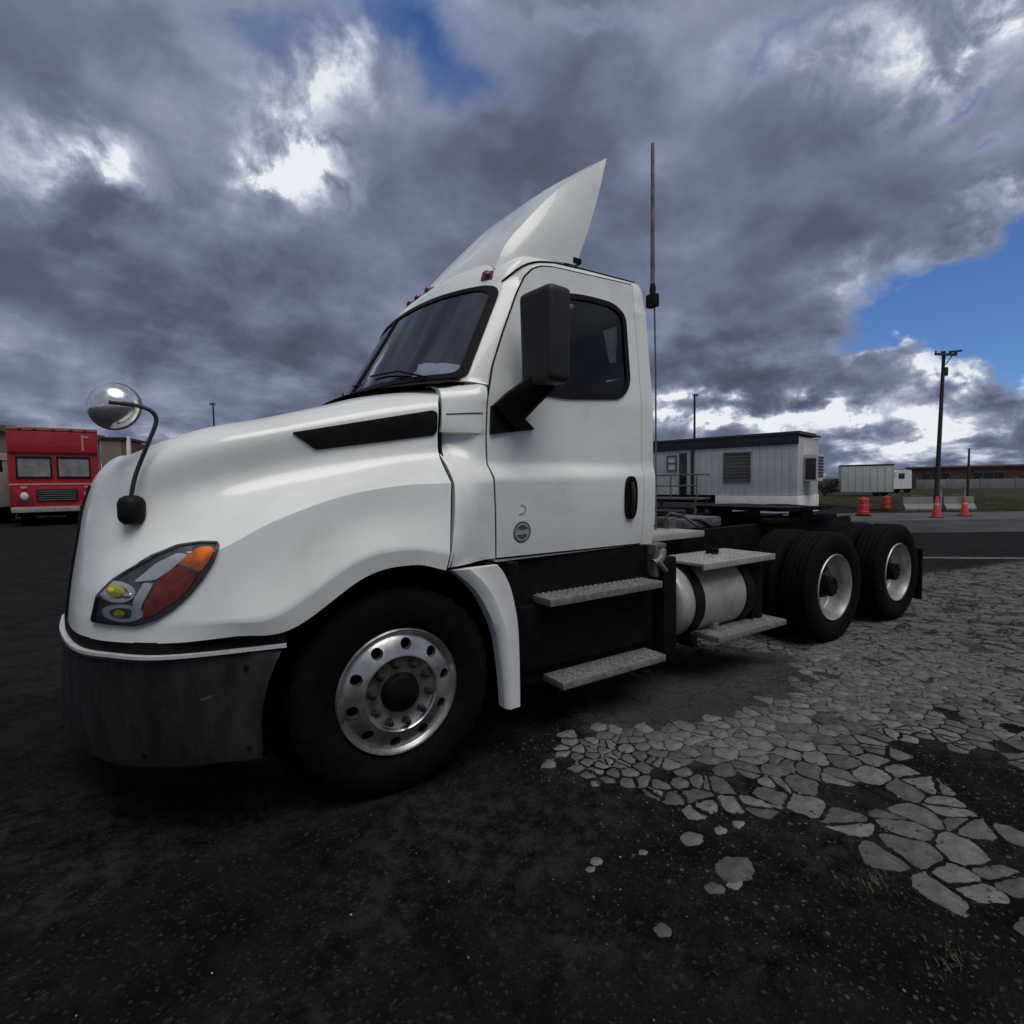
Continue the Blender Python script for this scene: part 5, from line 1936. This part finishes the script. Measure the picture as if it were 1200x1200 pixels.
def drum(label, x, d, h):
    o = thing('traffic_drum', label, 'traffic drum', G(x, d), 0, 'orange cones and drums along the road')
    obj('base', lathe([(0, 0), (h * .36, 0), (h * .36, .06), (h * .28, .08)], 20, (0, 0, 0), 'z'), BLACKP, o)
    obj('body', lathe([(h * .29, .05), (h * .29, h * .28), (h * .275, h * .30), (h * .275, h * .62), (h * .26, h * .64), (h * .255, h * .96), (h * .2, h), (0, h)], 24, (0, 0, 0), 'z'), ORANGE, o)
    obj('handle', tube([(-h * .1, 0, h), (-h * .1, 0, h * 1.06), (h * .1, 0, h * 1.06), (h * .1, 0, h)], .02, 6), ORANGE, o)


drum('larger orange drum near the end of the office trailer', 13.63, 20.5, .70)
drum('small faded orange drum right of the larger drum', 17.0, 24.0, .62)
cone('orange cone at the foot of the tall utility pole', 15.36, 19.1, .78)
cone('orange cone right of the tall utility pole', 16.88, 19.7, .75)
for k, (x, d, lab) in enumerate(((17.6, 23.0, 'pale concrete barrier left of the orange cone by the pole'), (19.2, 22.8, 'pale concrete barrier between the two orange cones'))):
    o = thing('concrete_barrier', lab, 'barrier', G(x, d), heading(1, -.05), 'concrete barriers at the edge of the verge')
    prof = [(-.28, 0), (-.28, .12), (-.12, .32), (-.09, .62), (.09, .62), (.12, .32), (.28, .12), (.28, 0)]
    n = len(prof)
    ln = .62
    V = [(-ln, y, z) for y, z in prof] + [(ln, y, z) for y, z in prof]
    obj('block', (V, [tuple(range(n)), tuple(reversed(range(n, 2 * n)))] + [(i, i + n, (i + 1) % n + n, (i + 1) % n) for i in range(n)]), mat('barrier_concrete', (.20, .21, .185), .85, var=.15) if k == 0 else bpy.data.materials['barrier_concrete'], o, 30)
    obj('lifting_loop', tube([(-.2, 0, .62), (-.2, 0, .68), (.2, 0, .68), (.2, 0, .62)], .015, 6), STEEL, o)
for (x, d, lab) in ((18.0, 22.2, 'white marker post behind the cone at the tall pole'), (19.35, 22.6, 'white marker post behind the right hand cone')):
    o = thing('marker_post', lab, 'post', G(x, d), 0, 'white marker posts by the cones')
    obj('post', tube([(0, 0, 0), (0, 0, 1.15)], .045, 8), CONC, o)
    obj('reflector', box((0, -.05, 1.05), (.08, .02, .14), .005), REDR, o)

# ---- red truck on the left
RED = mat('red_paint', (.34, .012, .016), .4, var=.1, scale=2, coat=.3, dirt=(.16, .03, .03), dirt_amt=.5)
DKRED = mat('dark_red_paint', (.10, .010, .012), .5, var=.15)
rtk = thing('red_step_van', 'red step van facing us on the left, beside the truck nose', 'van', G(-19.3, 22.65), heading(1.0, .8))
rtk.scale = (.78, 1, 1)
obj('body', join(bx(-2.05, 1.75, 0.0, 6.5, .62, 4.02, .12)), RED, rtk)
obj('visor', bx(-2.0, 1.70, -.10, .05, 3.05, 3.95, .06), RED, rtk)
obj('roof_edge', bx(-2.0, 1.75, -.06, 6.5, 3.98, 4.12, .05), mat('faded_red_roof', (.30, .13, .12), .6), rtk)
for (x0, x1) in ((-1.72, -.28), (-.08, 1.36)):
    f = obj('windscreen_frame', join(bx(x0, x1, -.05, .02, 1.98, 2.06, .01), bx(x0, x1, -.05, .02, 2.82, 2.90, .01), bx(x0, x0 + .07, -.05, .02, 2.06, 2.82, .01), bx(x1 - .07, x1, -.05, .02, 2.06, 2.82, .01)), BLACKP, rtk)
    obj('pane', bx(x0 + .05, x1 - .05, -.025, -.01, 2.03, 2.85, 0), mat('hazy_glass', (.19, .20, .20), .15, var=.3, scale=2) if x0 < -1 else bpy.data.materials['hazy_glass'], f)
obj('nose', join(bx(-1.85, 1.6, -.42, .05, .78, 1.78, .10)), RED, rtk)
gr = obj('grille', bx(-.95, .75, -.455, -.40, 1.02, 1.52, .02), BLACKP, rtk)
for k in range(5):
    obj('grille_bar', bx(-.9, .7, -.475, -.45, 1.06 + k * .09, 1.10 + k * .09, .004), STEEL, gr)
for x in (-1.42, 1.18):
    hl = obj('headlight', lathe([(.0, -.03), (.13, -.02), (.16, 0), (.17, .05)], 18, (x, -.43, 1.25)), PALEGL, rtk)
    obj('indicator', box((x, -.44, 1.60), (.26, .05, .10), .01), AMBER, rtk)
obj('bumper', bx(-1.95, 1.7, -.58, -.40, .58, .80, .04), mat('dull_bumper', (.36, .33, .33), .45, .3, var=.15), rtk)
obj('trim_stripe', bx(-1.98, 1.72, -.435, -.415, 1.70, 1.76, .004), mat('pale_trim', (.45, .30, .30), .5), rtk)
obj('side_panel', join(bx(-1.75, -1.1, -.437, -.41, .88, 1.12, .01)), DKRED, rtk)
for x in (-1.5, -.9, -.15, .6, 1.2):
    obj('roof_marker', box((x, -.12, 4.08), (.16, .08, .07), .02), AMBER, rtk)
obj('sign_strip', join(bx(1.02, 1.12, -.125, -.10, 3.15, 3.85, .005), bx(1.12, 1.34, -.125, -.10, 3.7, 3.8, .005)), mat('faded_pink', (.45, .22, .22), .5), rtk)
for x in (-1.55, 1.25):
    obj('wheel', lathe([(.0, -.14), (.22, -.13), (.30, -.15), (.46, -.13), (.48, -.09), (.48, .13), (.0, .13)], 24, (0, 0, 0), 'x'), RUBBER, rtk).location = (x, .8, .48)
    obj('wheel', lathe([(.0, -.14), (.22, -.13), (.30, -.15), (.46, -.13), (.48, -.09), (.48, .13), (.0, .13)], 24, (0, 0, 0), 'x'), RUBBER, rtk).location = (x, 5.0, .48)
obj('mirror', join(box((-2.3, .1, 2.5), (.12, .08, .5), .03), tube([(-2.05, .1, 2.7), (-2.3, .1, 2.7)], .025, 6)), BLACKP, rtk)
obj('chassis', bx(-1.8, 1.5, .0, 6.4, .40, .66, .03), BLACKM, rtk)

wv_ = thing('white_box_van', 'white box van cut by the left edge of the photo', 'van', G(-24.2, 23.2), heading(1.0, -.08))
obj('body', bx(-1.9, 1.55, 0, 5.5, .75, 3.15, .08), mat('dirty_white', (.40, .41, .39), .5, var=.1, dirt=(.25, .25, .23), dirt_amt=.5), wv_)
obj('bumper', bx(-1.9, 1.55, -.15, 0, .55, .8, .03), BLACKP, wv_)
obj('window', bx(-1.6, 1.25, -.02, .01, 1.8, 2.6, .01), bpy.data.materials['hazy_glass'], wv_)
for x in (-1.4, 1.15):
    obj('wheel', lathe([(.0, -.12), (.22, -.12), (.42, -.11), (.44, -.07), (.44, .12), (.0, .12)], 20, (0, 0, 0), 'x'), RUBBER, wv_).location = (x, .8, .44)
    obj('wheel', lathe([(.0, -.12), (.22, -.12), (.42, -.11), (.44, -.07), (.44, .12), (.0, .12)], 20, (0, 0, 0), 'x'), RUBBER, wv_).location = (x, 4.3, .44)

tb = thing('tan_building', 'low tan building with brown roof behind the red van', 'building', G(-39.2, 33.5), heading(1.0, -.05))
obj('wall', bx(-16, 6.2, 0, 9, 0, 5.3, .02), mat('tan_wall', (.20, .155, .125), .85, var=.12, scale=.5), tb)
obj('roof', join(bx(-16.3, 6.4, -.3, 9.3, 5.3, 5.75, .05)), mat('brown_fascia', (.15, .11, .09), .8), tb)
for k in range(5):
    f = obj('window', bx(-14 + k * 3.9, -12.2 + k * 3.9, -.06, .02, 1.2, 3.0, .01), FRAMEG, tb)
    obj('pane', bx(-13.9 + k * 3.9, -12.3 + k * 3.9, -.08, -.05, 1.3, 2.9, 0), DKGLASS, f)
tb2 = thing('brown_shed', 'small tan and brown shed right of the red van', 'shed', G(-25.45, 33.0), heading(1.0, .3))
tb2.scale = (.50, .8, 1.36)
obj('wall', bx(0, 2.2, 0, 4, 0, 3.35, .02), mat('shed_wall', (.20, .165, .13), .85, var=.12), tb2)
obj('side_wall', bx(2.2, 2.75, 0.02, 4, 0, 3.3, .02), mat('shed_side', (.16, .075, .05), .85), tb2)
obj('roof', bx(-.1, 2.85, -.12, 4.1, 3.35, 3.47, .02), TROOF, tb2)
obj('corner_board', bx(2.76, 3.1, -.02, .3, 0, 3.5, .01), SKIRT, tb2)
